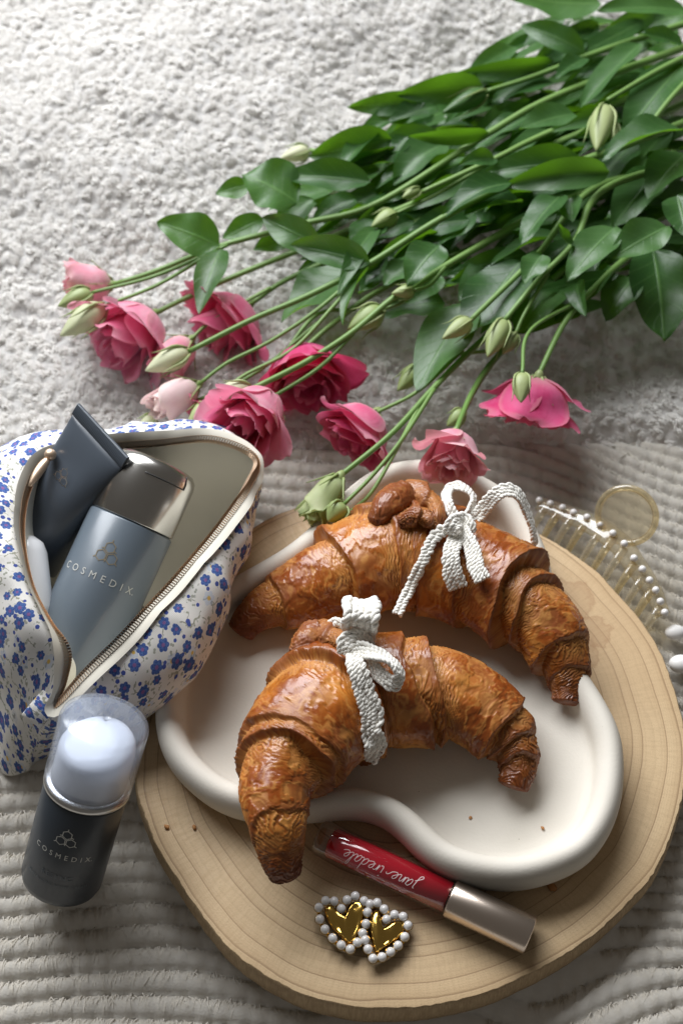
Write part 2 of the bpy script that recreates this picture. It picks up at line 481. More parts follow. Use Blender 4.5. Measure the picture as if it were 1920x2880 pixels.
for f_ in top_r:
    q = cb[:2] + rel[:, :2] * f_ * (rough_e[:, None] if f_ > 0.99 else 1)
    rings.append(np.column_stack([q, np.full(nb, ZB - (0.0003 if f_ > 0.99 else 0))]))
side_r, rings = rings[:6], rings[6:]
V = np.vstack(rings)
nr = len(rings)
F = np.array(gridf(nr, nb, False, True))[:, ::-1]
rho = np.concatenate([np.full(nb, f_) for f_ in top_r])
uvb = np.column_stack([rho, np.tile(ang, nr)])
Fl = [tuple(f) for f in F] + [tuple(range((nr - 1) * nb, nr * nb))[::-1]]
M_WOOD = mat('board_wood', (0.5, 0.36, 0.2), 0.55); t = NT(M_WOOD)
sp = t.n('ShaderNodeSeparateXYZ'); t.l(t.uv(), sp.inputs[0]); rho_s = sp.outputs[0]
pos = t.geo()
n1 = t.noise(pos, 9.0, 2.0, 0.5); n2 = t.noise(pos, 55, 3.0, 0.6)
wv = t.math('ADD', t.math('MULTIPLY', rho_s, 17.0), t.math('MULTIPLY', n1, 0.9))
wv = t.math('ADD', wv, t.math('MULTIPLY', n2, 0.16))
wv = t.math('ADD', wv, t.math('MULTIPLY', t.noise(t.math('MULTIPLY', rho_s, 9.0), 1.0, 1.0, 0.5, '1D'), 1.5))
fr_ = t.math('FRACT', wv)
line = t.math('MULTIPLY', t.ss(fr_, 0.86, 0.970), t.ss(fr_, 1.0, 0.978))
fr2 = t.math('FRACT', t.math('MULTIPLY', wv, 5.3)); fine_l = t.math('MULTIPLY', t.ss(fr2, 0.5, 0.9), t.ss(fr2, 1.0, 0.92))
soft = t.ss(fr_, 0.35, 1.0)
# fine radial fibre
mp = t.n('ShaderNodeCombineXYZ'); t.l(t.math('MULTIPLY', rho_s, 16), mp.inputs[0]); t.l(t.math('MULTIPLY', sp.outputs[1], 90), mp.inputs[1])
fib = t.noise(mp.outputs[0], 1.0, 3.0, 0.6)
c = t.mix(t.ss(n1, 0.3, 0.7), (0.70, 0.52, 0.305), (0.62, 0.44, 0.245))
c = t.mix(t.math('MULTIPLY', soft, 0.35), c, (0.46, 0.30, 0.155))
c = t.mix(t.math('MULTIPLY', t.ss(fib, 0.35, 0.75), 0.30), c, (0.44, 0.30, 0.165))
c = t.mix(t.math('MULTIPLY', line, 0.66), c, (0.25, 0.145, 0.07))
c = t.mix(t.math('MULTIPLY', fine_l, 0.16), c, (0.36, 0.235, 0.125))
spk = t.noise(pos, 1300, 2.0, 0.5)
c = t.mix(t.math('MULTIPLY', t.ss(spk, 0.56, 0.72), 0.30), c, (0.30, 0.19, 0.10))
# pores and hair cracks that run out from the pith
crk = t.n('ShaderNodeCombineXYZ'); t.l(t.math('MULTIPLY', rho_s, 2.2), crk.inputs[0]); t.l(t.math('MULTIPLY', sp.outputs[1], 26), crk.inputs[1])
cn = t.noise(crk.outputs[0], 1.0, 5.0, 0.7)
c = t.mix(t.math('MULTIPLY', t.ss(cn, 0.66, 0.74), 0.35), c, (0.27, 0.165, 0.085))
c = t.mix(t.math('MULTIPLY', t.ss(t.noise(pos, 14, 4.0, 0.6), 0.42, 0.68), 0.28), c, (0.47, 0.31, 0.16))
# tea-coloured stains by the rear croissant
for (sx_, sy_, rad_) in ((1665, 1775, 0.011), (1625, 1845, 0.013), (1600, 1690, 0.016)):
    q = P(sx_, sy_, ZB)
    vd = t.n('ShaderNodeVectorMath', operation='DISTANCE'); t.l(pos, vd.inputs[0]); vd.inputs[1].default_value = q.tolist()
    dd = t.math('ADD', vd.outputs['Value'], t.math('MULTIPLY', t.math('SUBTRACT', t.noise(pos, 120, 3.0, 0.6), 0.5), 0.018))
    inside = t.ss(dd, rad_, rad_ * 0.85)
    ring = t.math('MULTIPLY', inside, t.ss(dd, rad_ * 0.66, rad_ * 0.95))
    c = t.mix(t.math('ADD', t.math('MULTIPLY', inside, 0.30), t.math('MULTIPLY', ring, 0.30)), c, (0.36, 0.20, 0.09))
t.set('Base Color', c)
t.set('Roughness', t.ss(fib, 0.2, 0.8, 0.45, 0.7))
hh = t.math('SUBTRACT', t.math('MULTIPLY', spk, 0.6), t.math('MULTIPLY', line, 0.3))
t.bump(hh, 0.35, 0.0005)
board = mesh('wooden_board', V, Fl, M_WOOD, None, uv=uvb)
side_r = side_r + [V[:nb]]                                  # the sawn side, its own part with a crisp arris
M_SIDE = mat('board_side', (0.44, 0.31, 0.175), 0.7); t = NT(M_SIDE)
sp = t.n('ShaderNodeSeparateXYZ'); t.l(t.uv(), sp.inputs[0])
mp = t.n('ShaderNodeCombineXYZ'); t.l(t.math('MULTIPLY', sp.outputs[1], 130), mp.inputs[0]); t.l(t.math('MULTIPLY', sp.outputs[0], 3), mp.inputs[1])
nn_ = t.noise(mp.outputs[0], 1.0, 4.0, 0.6); n3 = t.noise(t.geo(), 40, 3.0, 0.6)
c = t.mix(t.ss(nn_, 0.3, 0.7), (0.50, 0.36, 0.205), (0.36, 0.245, 0.13)); c = t.mix(t.math('MULTIPLY', t.ss(n3, 0.5, 0.75), 0.5), c, (0.27, 0.175, 0.09))
t.set('Base Color', c); t.bump(nn_, 0.5, 0.0012)
Vs = np.vstack(side_r); fs = gridf(len(side_r), nb, False, True)[:, ::-1]
uvs = np.column_stack([np.repeat(np.linspace(0, 1, len(side_r)), nb), np.tile(np.abs(ang), len(side_r))])
mesh('board_side', Vs, [tuple(f) for f in fs] + [tuple(range(nb))], M_SIDE, board, uv=uvs)
me = board.data
tag(board, 'round pale wood slice board with dark growth rings under the ceramic plate', 'board')

# ================================================================ ceramic plate
ZP = ZB + 0.0005
po = [(440, 2000), (447, 2090), (485, 2170), (560, 2245), (640, 2290), (740, 2312), (861, 2310), (983, 2300), (1068, 2318), (1126, 2364), (1172, 2412),
      (1233, 2458), (1322, 2490), (1430, 2503), (1540, 2485), (1646, 2434), (1706, 2361), (1737, 2286), (1749, 2207), (1747, 2116),
      (1729, 2049), (1690, 1974), (1645, 1905), (1600, 1830), (1572, 1750), (1556, 1660), (1535, 1570), (1495, 1485), (1430, 1405), (1330, 1345), (1220, 1312),
      (1110, 1318), (1030, 1350), (960, 1405), (890, 1480), (810, 1550), (720, 1605), (610, 1668), (520, 1755), (462, 1880)]
npl = 320
pl = crom(PP([(x, y, ZP + 0.013) for x, y in po]), npl, True)
for _ in range(6): pl = 0.5 * pl + 0.25 * (np.roll(pl, 1, 0) + np.roll(pl, -1, 0))
tg = np.roll(pl, -1, 0) - np.roll(pl, 1, 0); tg /= np.linalg.norm(tg, axis=1, keepdims=True)
nin = np.column_stack([-tg[:, 1], tg[:, 0], np.zeros(npl)])
area2 = 0.5 * np.sum(pl[:, 0] * np.roll(pl[:, 1], -1) - np.roll(pl[:, 0], -1) * pl[:, 1])
if area2 < 0: nin = -nin
HR = 0.026; WR = 0.0150; FLR = 0.0085
prof = [(0.0085, 0.0), (0.0055, 0.0006), (0.0030, 0.0025), (0.0012, 0.0060), (0.0002, 0.010), (0.0, 0.0130)]
for a in np.linspace(np.pi, 0, 15)[1:-1]:
    prof.append((WR / 2 + WR / 2 * math.cos(a), 0.0148 + (HR - 0.0148) * math.sin(a)))
prof += [(WR * 1.01, 0.0150), (WR * 1.05, 0.0128), (WR * 1.16, 0.0106), (WR * 1.36, 0.0092), (WR * 1.7, FLR + 0.0002), (WR * 1.95, FLR)]
rings = []
for d, z_ in prof:
    q = pl + nin * d; q[:, 2] = ZP + z_
    if d > 0.012:
        for _ in range(int(2 + d * 400)): q[:, :2] = 0.5 * q[:, :2] + 0.25 * (np.roll(q, 1, 0) + np.roll(q, -1, 0))[:, :2]
    rings.append(q)
V = np.vstack(rings); nr = len(rings)
Fl = [tuple(f) for f in gridf(nr, npl, False, True)]
Fl += [tuple(range(npl))[::-1]]
cc = V[-npl:].mean(0)                                       # the floor shrinks to its middle in rings
last = V[-npl:].copy(); base_i = (nr - 1) * npl
for f_ in (0.8, 0.6, 0.4, 0.2, 0.05):
    V = np.vstack([V, cc + (last - cc) * f_])
    a_ = np.arange(npl); b_ = (a_ + 1) % npl; n_i = len(V) - npl
    Fl += [tuple(q) for q in np.column_stack([base_i + a_, n_i + a_, n_i + b_, base_i + b_])]
    base_i = n_i
Fl += [tuple(range(base_i, base_i + npl))]
M_CER = mat('stoneware', (0.70, 0.655, 0.585), 0.75); t = NT(M_CER)
pos = t.geo(); n = t.noise(pos, 30, 3.0, 0.5)
c = t.mix(t.ss(n, 0.3, 0.7), (0.74, 0.69, 0.605), (0.69, 0.64, 0.555))
dots = t.n('ShaderNodeTexVoronoi'); t.l(pos, dots.inputs['Vector']); dots.inputs['Scale'].default_value = 160
sd = t.math('MULTIPLY', t.ss(dots.outputs['Distance'], 0.055, 0.03), t.ss(t.noise(pos, 90, 1.0), 0.62, 0.66))
c = t.mix(sd, c, (0.25, 0.19, 0.13))
t.set('Base Color', c); t.bump(t.noise(pos, 700, 3.0, 0.6), 0.25, 0.0004)
plate = mesh('ceramic_plate', V, Fl, M_CER, None)
tag(plate, 'cream matte ceramic plate in a wavy cloud shape with thick rounded rim', 'plate')
ZF = ZP + FLR                                               # plate floor
# ================================================================ croissants
M_CRUST = mat('croissant_crust', (0.5, 0.2, 0.05), 0.35); t = NT(M_CRUST)
t.set('Base Color', t.attr('crust')); t.set('Roughness', t.attr('gloss', 'Fac'))
t.bump(t.noise(t.geo(), 700, 4.0, 0.6), 0.22, 0.0005)
t.b.inputs['Specular IOR Level'].default_value = 0.42; t.b.inputs['Coat Weight'].default_value = 0.2; t.b.inputs['Coat Roughness'].default_value = 0.16
def crust_mesh(name, spine, edges, floor, parent, NS=640, NTT=180, flat=0.80, seed=0, dark=0.0, crinkle=0.0, tipdark=(1, 1), clearance=None):
    """spine rows (x, y, z, r). edges (s, side, drop, skew, phase)."""
    sp = crom(spine, NS)
    c = sp[:, :3]; r = sp[:, 3].copy()
    s = np.linspace(0, 1, NS)
    r[0] *= 0.25; r[-1] *= 0.25; r[1] *= 0.62; r[-2] *= 0.62; r[2] *= 0.82; r[-3] *= 0.82; r[3] *= 0.93; r[-4] *= 0.93
    T = np.gradient(c, axis=0); T /= np.linalg.norm(T, axis=1, keepdims=True)
    S = np.cross(T, [0, 0, 1]); S /= np.linalg.norm(S, axis=1, keepdims=True)
    U = np.cross(S, T)
    th = np.linspace(0, 2 * np.pi, NTT, endpoint=False)
    s2, t2 = np.meshgrid(s, th, indexing='ij')
    L = np.sum(np.linalg.norm(np.diff(c, axis=0), axis=1))
    R2 = r[:, None] * np.ones_like(t2)
    e0 = np.cos(t2); e1 = np.sin(t2)
    base = c[:, None] + R2[..., None] * (e0[..., None] * S[:, None] + flat * e1[..., None] * U[:, None])
    x, y, z = base[..., 0] + seed, base[..., 1], base[..., 2]
    dr = np.zeros_like(R2); stri = np.zeros_like(R2); lipc = np.zeros_like(R2)
    wob = 0.045 * (fbm(x * 45, y * 45, z * 45, seed=seed + 1, octs=3) - 0.5)
    for (se, side, drop, skew, ph) in edges:
        drop = drop * 1.3 * (0.35 + 1.3 * vnoise(t2 * 1.1 + se * 40 + 7, np.full(t2.shape, seed * 1.7), seed=seed + 3))
        d = (s2 - (se + skew * np.sin(t2 + ph)) + wob) * side            # > 0: outward of the lip
        dm = d * L
        out_ = sstep(0.0, 0.0018, dm)
        dr += -drop * out_ * np.exp(-np.clip(dm, 0, 9) / 0.014) + 0.55 * drop * (1 - out_) * np.exp(-np.clip(-dm, 0, 9) / 0.008)
        zone = out_ * np.exp(-(np.clip(dm, 0, 9) / 0.0110) ** 2) + 0.5 * (1 - out_) * np.exp(-(np.clip(-dm, 0, 9) / 0.002) ** 2)
        stri = np.maximum(stri, zone)
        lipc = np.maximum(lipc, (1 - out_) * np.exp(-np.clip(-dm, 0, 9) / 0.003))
    # laminated layers showing as fine lines round the roll
    nn = fbm(x * 70, y * 70, z * 70, seed=seed + 7, octs=3)
    lam = s2 * L / 0.0021 + 13.0 * (nn - 0.5) + 1.6 * np.sin(t2 * 2 + seed)
    fr_ = lam - np.floor(lam)
    saw = fr_ ** 1.6
    tips = np.maximum(sstep(0.13, 0.02, s2) * tipdark[0], sstep(0.87, 0.98, s2) * tipdark[1])
    stri_all = np.clip(np.maximum(np.maximum(stri, 0.75 * tips), crinkle), 0, 1)
    dr += stri_all * 0.0013 * (saw - 0.5) * (0.35 + 1.1 * fbm(x * 130, y * 130, z * 130, seed=seed + 15, octs=2))
    # blisters and swells
    big = fbm(x * 34, y * 34, z * 34, seed=seed + 20, octs=2) - 0.5
    wr = 1 - np.abs(2 * fbm(s2 * L * 120 + 3 * nn, t2 * 2.1, z * 30, seed=seed + 31, octs=3) - 1)    # wrinkles round the roll
    fine = fbm(x * 330, y * 330, z * 330, seed=seed + 40, octs=3) - 0.5
    dr += 0.0042 * big + 0.0010 * (wr - 0.75) * (1 - 0.5 * stri_all) + 0.00026 * fine
    stk = fbm(s2 * L * 420 + 14 * (nn - 0.5), t2 * 2.6 + seed, seed=seed + 33, octs=3, gain=0.6)        # layer lines run round the roll
    dr += 0.00055 * (stk - 0.5) * (0.4 + 0.6 * sstep(0.35, 0.6, fbm(x * 40 + 7, y * 40, z * 40, seed=seed + 36, octs=2)))
    fn = fbm(x * 95, y * 95, z * 95, seed=seed + 50, octs=5, gain=0.55)
    flake = sstep(0.545, 0.56, fn); flake2 = sstep(0.43, 0.415, fn)
    dr += -0.00045 * flake + 0.00030 * flake2
    Rn = R2 + dr
    Vv = c[:, None] + Rn[..., None] * (e0[..., None] * S[:, None] + flat * e1[..., None] * U[:, None])
    # it rests on what lies under it: the underside is flattened there
    fz = floor(Vv[..., 0], Vv[..., 1])
    k = 0.004
    Vv[..., 2] = fz + 0.0006 + np.where(Vv[..., 2] - fz > 3 * k, Vv[..., 2] - fz, k * np.log1p(np.exp(np.clip((Vv[..., 2] - fz) / k, -30, 30))))
    # colour of the bake
    topf = np.clip((e1 + 0.35) / 1.2, 0, 1)
    brown = fbm(x * 28, y * 28, z * 28, seed=seed + 60, octs=3)
    C0 = np.array([0.540, 0.175, 0.021]); C1 = np.array([0.225, 0.048, 0.0075]); C2 = np.array([0.61, 0.265, 0.048])
    C3 = np.array([0.60, 0.29, 0.072]); C4 = np.array([0.13, 0.042, 0.013])
    def mixc(a, b, f): return a + (b - a) * f[..., None]
    col = np.broadcast_to(C2, Vv.shape).copy()
    col = mixc(col, C0, sstep(0.05, 0.55, topf + 0.6 * (brown - 0.5)))
    col = mixc(col, C1 * 1.1, 0.92 * sstep(0.33, 0.60, brown + 0.22 * (topf - 0.6) + 0.6 * big) * (1 - 0.8 * stri))
    col = mixc(col, C3, 0.36 * flake * (1 - tips) * sstep(0.30, 0.62, fbm(x * 60 + 3, y * 60, z * 60, seed=seed + 80, octs=2)))
    col = mixc(col, C1 * 0.85, 0.18 * flake2)
    col = mixc(col, C1 * 0.8, 0.34 * sstep(0.46, 0.34, stk))
    col = mixc(col, C3 * 1.05, 0.42 * sstep(0.56, 0.70, stk))
    spk = sstep(0.62, 0.72, fbm(x * 500, y * 500, z * 500, seed=seed + 90, octs=2))
    col = mixc(col, C3, 0.22 * spk * (1 - tips))
    col = mixc(col, C3 * 0.95, 0.75 * stri * sstep(0.25, 0.8, fr_))
    col = mixc(col, C4, 0.62 * stri_all * sstep(0.35, 0.05, fr_))
    col = mixc(col, C1 * 0.8, 0.16 * stri)
    col = mixc(col, C1 * 0.62, 0.78 * tips)
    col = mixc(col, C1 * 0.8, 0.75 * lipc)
    if dark: col = mixc(col, C4 * 1.6, np.full(R2.shape, dark))
    gl = 0.17 + 0.20 * flake + 0.25 * stri_all + 0.22 * (1 - topf) + 0.16 * sstep(0.45, 0.6, fbm(x * 35, y * 35, z * 35, seed=seed + 70, octs=2))
    V = Vv.reshape(-1, 3); n0 = len(V)
    F = gridf(NS, NTT, False, True)
    if np.cross(S[0], U[0]) @ T[0] > 0: F = F[:, ::-1]
    V = np.vstack([V, Vv[0].mean(0), Vv[-1].mean(0)])
    colv = np.vstack([col.reshape(-1, 3), col[0].mean(0), col[-1].mean(0)])
    glv = np.concatenate([gl.reshape(-1), [0.6, 0.6]])
    Fl = F.tolist()
    for i in range(NTT):
        j = (i + 1) % NTT
        Fl.append((n0, i, j)); Fl.append((n0 + 1, (NS - 1) * NTT + j, (NS - 1) * NTT + i))
    o = mesh(name, V, Fl, M_CRUST, parent, attrs={'crust': np.clip(colv, 0, 1), 'gloss': np.clip(glv, 0.16, 0.8)})
    return o, V, Fl
def spine_px(rows, kz=0.80):
    out_ = []
    for (px_, py_, hw, zc) in rows:
        zc = zc if zc is not None else ZF + kz * hw * 0.000190
        p = P(px_, py_, zc); out_.append([*p, hw * mpp(px_, py_, zc) * 1.03])
    return np.array(out_)
def floor_plate(x, y): return np.full(x.shape, ZF)
def rim_dist(x, y):
    d = np.min(np.hypot(x.ravel()[:, None] - pl[None, ::4, 0], y.ravel()[:, None] - pl[None, ::4, 1]), axis=1)
    return d.reshape(x.shape)
def floor_rim(x, y):
    """the plate's own surface: floor, rim, and the board outside"""
    d = np.full(x.shape, 1.0); m = np.ones_like(x, bool)
    dd = rim_dist(x, y)
    # inside test by winding angle
    a = np.zeros(x.size); q = pl[::4]
    xs, ys = x.ravel(), y.ravel()
    for i in range(len(q)):
        x0, y0 = q[i, 0] - xs, q[i, 1] - ys; x1, y1 = q[(i + 1) % len(q), 0] - xs, q[(i + 1) % len(q), 1] - ys
        a += np.arctan2(x0 * y1 - x1 * y0, x0 * x1 + y0 * y1)
    ins = (np.abs(a) > 3).reshape(x.shape)
    sd = np.where(ins, dd, -dd)
    pr = np.array(sorted([(-0.02, ZB), (-0.0005, ZB), (0.0, ZP + 0.0135)] + [(d_, ZP + z_) for d_, z_ in prof[6:]]))
    return np.interp(sd, pr[:, 0], pr[:, 1])

crA = thing('croissant', 'golden brown croissant tied with a looped cotton bow, lying behind the other', 'croissant', P(1190, 1640, ZF), 'croissants on the plate')
rowsA = [(672, 1788, 38, None), (700, 1752, 54, None), (750, 1712, 74, None), (850, 1668, 106, None), (975, 1606, 138, None), (1085, 1566, 158, None), (1210, 1570, 162, None),
         (1355, 1625, 152, None), (1480, 1715, 135, None), (1558, 1815, 103, None), (1588, 1890, 76, None), (1592, 1945, 56, None), (1588, 1985, 46, None)]
edA = [(0.12, -1, 0.0014, 0.02, 0.4), (0.27, -1, 0.0040, 0.035, 0.3), (0.385, -1, 0.0025, 0.05, 0.9), (0.47, -1, 0.0022, 0.03, 2.0),
       (0.60, 1, 0.0020, 0.06, 2.6), (0.735, 1, 0.0045, 0.05, 2.9), (0.785, 1, 0.0022, 0.05, 2.9), (0.885, 1, 0.0026, 0.02, 2.6), (0.94, 1, 0.0012, 0.02, 2.8)]
oA, VA, FA = crust_mesh('crust', spine_px(rowsA), edA, floor_plate, crA, seed=3)
crB = thing('croissant', 'glossy croissant tied with a knotted cotton bow, one horn resting over the plate rim', 'croissant', P(1040, 2040, ZF), 'croissants on the plate')
rowsB = [(806, 2478, 30, 0.060), (796, 2440, 50, 0.065), (788, 2395, 68, 0.069), (780, 2330, 86, 0.074), (772, 2215, 116, 0.074), (830, 2095, 160, 0.072), (920, 1995, 184, 0.070), (1030, 1952, 176, None), (1150, 1948, 160, None),
         (1265, 1962, 140, None), (1365, 2018, 112, None), (1435, 2085, 86, None), (1455, 2150, 66, None), (1448, 2195, 54, None), (1440, 2222, 44, None)]
edB = [(0.11, -1, 0.0008, 0.03, 0.6), (0.25, -1, 0.0048, 0.035, 0.1), (0.285, -1, 0.0018, 0.03, 0.2), (0.43, -1, 0.0034, 0.06, 0.7), (0.53, 1, 0.0036, 0.025, 3.1),
       (0.66, 1, 0.0034, 0.065, 2.5), (0.715, 1, 0.0034, 0.06, 2.5), (0.865, 1, 0.0030, 0.02, 2.6), (0.905, 1, 0.0020, 0.02, 2.6), (0.945, 1, 0.0012, 0.02, 2.7)]
oB, VB, FB = crust_mesh('crust', spine_px(rowsB), edB, floor_rim, crB, seed=11)
def bvh_of(V, F): return BVHTree.FromPolygons([tuple(v) for v in V], [tuple(int(i) for i in f) for f in F])
treeA, treeB = bvh_of(VA, FA), bvh_of(VB, FB)
def on(tree, px_, py_, off=0.0, dflt=0.08):
    d = unit(ray(px_, py_)); h = tree.ray_cast(Vector(CAM), Vector(d))
    if h[0] is None: return P(px_, py_, dflt)
    return np.array(h[0]) - d * off
# rolled ends of the dough, dark and crisp
def curl(parent, tree, pts, rad, seed):
    rad = rad * 0.70
    q = np.array([[*on(tree, x_, y_, o_), r_ * rad] for (x_, y_, o_, r_) in pts])
    o_, _, _ = crust_mesh('rolled_end', q, [(0.35, 1, 0.0014, 0.1, 0.3), (0.65, 1, 0.0014, 0.1, 1.3)], lambda x, y: np.full(x.shape, ZF), parent, 110, 70, 0.80, seed, dark=0.42, crinkle=0.9, tipdark=(1, 1))
    return o_
curl(crA, treeA, [(1050, 1480, -.002, 0.8), (1090, 1425, 0.001, 1.15), (1150, 1392, 0.003, 1.3), (1205, 1405, 0.004, 1.2), (1226, 1450, 0.001, 0.9), (1220, 1490, -.003, 0.6)], 0.0100, 31)
curl(crA, treeA, [(1120, 1475, -.001, 0.6), (1170, 1452, 0.004, 1.0), (1212, 1468, 0.005, 1.0), (1226, 1515, -.001, 0.6)], 0.0075, 35)
curl(crB, treeB, [(835, 1850, -.004, 0.7), (865, 1805, 0.001, 1.1), (905, 1785, 0.003, 1.2), (955, 1805, 0.000, 1.0), (985, 1830, -.003, .7)], 0.0090, 41)
# ================================================================ cotton bows
M_COT = mat('cotton', (0.90, 0.87, 0.80), 0.85); t = NT(M_COT)
t.bump(t.noise(t.geo(), 1500, 3.0, 0.6), 0.6, 0.0005); t.b.inputs['Sheen Weight'].default_value = 0.3
def knit(path, width, nrm, K=4, pitch=0.0040, seed=0, cup=0.0):
    """chain-stitched ribbon: K columns of two yarns twined round each other."""
    path = np.asarray(path, float)
    L = np.sum(np.linalg.norm(np.diff(path, axis=0), axis=1))
    n = max(24, int(L / pitch * 9))
    q = np.column_stack([path, np.asarray(nrm, float), np.full(len(path), width) if np.isscalar(width) else np.asarray(width)])
    g = crom(q, n); p = g[:, :3]; wd = g[:, 6]
    T = np.gradient(p, axis=0); T /= np.linalg.norm(T, axis=1, keepdims=True) + 1e-12
    N = g[:, 3:6]; N = N - T * np.sum(N * T, 1, keepdims=True); N /= np.linalg.norm(N, axis=1, keepdims=True) + 1e-12
    B = np.cross(T, N)
    s = np.linspace(0, L, n)
    r_ = np.random.default_rng(seed); mb = MB()
    for k in range(K):
        x0 = (k - (K - 1) / 2) / K
        for m_ in (0, 1):
            ph = 2 * np.pi * (s / pitch) + m_ * np.pi + (k % 2) * 2.2 + r_.normal(0, 0.3)
            jit = 0.55 * (vnoise(s / 0.003, np.full(n, k * 3.1 + m_), seed=seed) - 0.5) + 0.16 * (vnoise(s / 0.012, np.full(n, 1.0), seed=seed + 4) - 0.5)
            across = (x0 * 1.0 + jit / K + 0.30 / K * np.sin(ph)) * wd
            lift = 0.20 / K * np.cos(ph) * wd + cup * (x0 * 2) ** 2 * wd + 0.0006 * (vnoise(s / 0.006, np.full(n, k * 1.0), seed=seed + 8) - 0.5)
            V, F = tube(p + B * across[:, None] + N * lift[:, None], wd * 0.43 / K * (1 + 0.12 * np.sin(2 * ph)), 5, True)
            mb.add(V, F)
    return mb
TOCAM = lambda p: unit(CAM - np.asarray(p))
def strip(name, parent, tree, pts, wpx, K=4, seed=0, nrm=None, **k):
    """pts (px, py, off) on the croissant, or (px, py, off, z) free in the air."""
    path = []; N = []
    for i, q in enumerate(pts):
        p = P(q[0], q[1], q[3]) if len(q) > 3 else on(tree, q[0], q[1], q[2])
        path.append(p); N.append(TOCAM(p) if nrm is None else nrm[i])
    wd = np.array([(wpx if np.isscalar(wpx) else wpx[i]) for i in range(len(pts))]) * 0.000187
    return knit(path, wd, N, K, seed=seed, **k).build(name, M_COT, parent)
def zof(tree, px_, py_, off): return on(tree, px_, py_, off)[2]
kz = on(treeA, 1292, 1478, 0.004)
bwA = thing('cotton_bow', 'white crocheted cotton ribbon in an open looped bow on the rear croissant', 'ribbon', kz, 'bows tied round the croissants')
strip('tail', bwA, treeA, [(1276, 1482, .006), (1226, 1505, .004), (1186, 1580, .003), (1150, 1655, .003), (1116, 1728, .002)], (30, 30, 28, 28, 24), 2, 1)
strip('loop', bwA, treeA, [(1290, 1478, .007), (1264, 1425, .012), (1258, 1385, .018), (1285, 1366, .022), (1320, 1385, .020), (1330, 1415, .014), (1302, 1468, .007)], (32, 38, 40, 40, 38, 34, 30), 3, 2,
      nrm=[unit(v) for v in ((-.5, -.5, .6), (-.8, -.3, .4), (-.6, .2, .7), (0, .3, .9), (.6, .2, .7), (.8, -.2, .4), (.4, -.5, .6))])
zt = zof(treeA, 1330, 1450, .012)
strip('loop', bwA, treeA, [(1296, 1476, .007), (1345, 1445, .014), (1400, 1385, 0, zt + .010), (1450, 1385, 0, zt + .008), (1485, 1450, 0, zt - .004), (1502, 1520, 0, zt - .014), (1495, 1545, 0, zt - .02)], (34, 44, 44, 46, 48, 44, 40), 4, 3,
      nrm=[unit(v) for v in ((0, -.6, .8), (-.2, -.6, .8), (-.2, -.3, .9), (.5, 0, .8), (.9, -.25, .35), (.9, -.35, .2), (.9, -.4, .2))])
strip('tail', bwA, treeA, [(1290, 1482, .007), (1268, 1555, .005), (1272, 1610, .005), (1287, 1654, .004)], (40, 46, 52, 54), 4, 4)
strip('tail', bwA, treeA, [(1298, 1484, .008), (1328, 1550, .006), (1340, 1600, .007), (1356, 1632, .006)], (38, 44, 46, 46), 4, 5)
strip('knot', bwA, treeA, [(1262, 1500, .005), (1276, 1472, .011), (1298, 1462, .012), (1316, 1478, .009), (1322, 1500, .004)], (34, 44, 48, 44, 34), 4, 6)
kz = on(treeB, 998, 1822, 0.004)
bwB = thing('cotton_bow', 'white crocheted cotton ribbon knotted with one small loop on the front croissant', 'ribbon', kz, 'bows tied round the croissants')
zt = zof(treeB, 1010, 1830, .004)
strip('band', bwB, treeB, [(1002, 1826, .006), (1006, 1790, .010), (1014, 1745, 0, zt + .012), (1016, 1712, 0, zt + .012), (1014, 1694, 0, zt + .004), (1010, 1700, 0, zt - .012)], (62, 84, 96, 98, 94, 88), 5, 11, cup=0.12,
      nrm=[unit(v) for v in ((0, -.6, .8), (0, -.5, .9), (0, -.4, .9), (0, .2, 1), (0, .9, .4), (0, 1, -.2))])
strip('loop', bwB, treeB, [(1000, 1826, .009), (1050, 1836, 0, zt + .006), (1098, 1858, 0, zt + .007), (1124, 1896, 0, zt + .003), (1108, 1922, 0, zt + .001), (1074, 1904, 0, zt + .001), (1034, 1862, 0, zt + .002), (1008, 1834, .008)], (44, 52, 50, 46, 44, 42, 40, 36), 4, 12,
      nrm=[unit(v) for v in ((0, -.5, .8), (.2, .2, 1), (.6, .4, .7), (.9, -.1, .5), (.3, -.8, .6), (-.4, -.5, .7), (-.4, -.5, .7), (0, -.5, .8))])
strip('tail', bwB, treeB, [(992, 1836, .007), (1002, 1880, .007), (1026, 1945, .008), (1046, 2008, .008), (1044, 2060, .007), (1058, 2098, .007), (1036, 2140, .005)], (40, 50, 54, 56, 54, 58, 40), 4, 13,
      nrm=[unit(v) for v in ((0, -.6, .8), (0, -.5, .8), (0, -.5, .8), (.1, -.6, .7), (-.3, -.7, .5), (.4, -.7, .5), (-.2, -.8, .4))])
strip('knot', bwB, treeB, [(968, 1842, .004), (975, 1812, .011), (1000, 1800, .013), (1022, 1812, .011), (1030, 1838, .005)], (40, 58, 62, 56, 40), 5, 14)
strip('tie', bwB, treeB, [(975, 1772, .003), (945, 1748, 0, zt - .006), (930, 1756, 0, zt - .016)], (26, 24, 20), 2, 15)
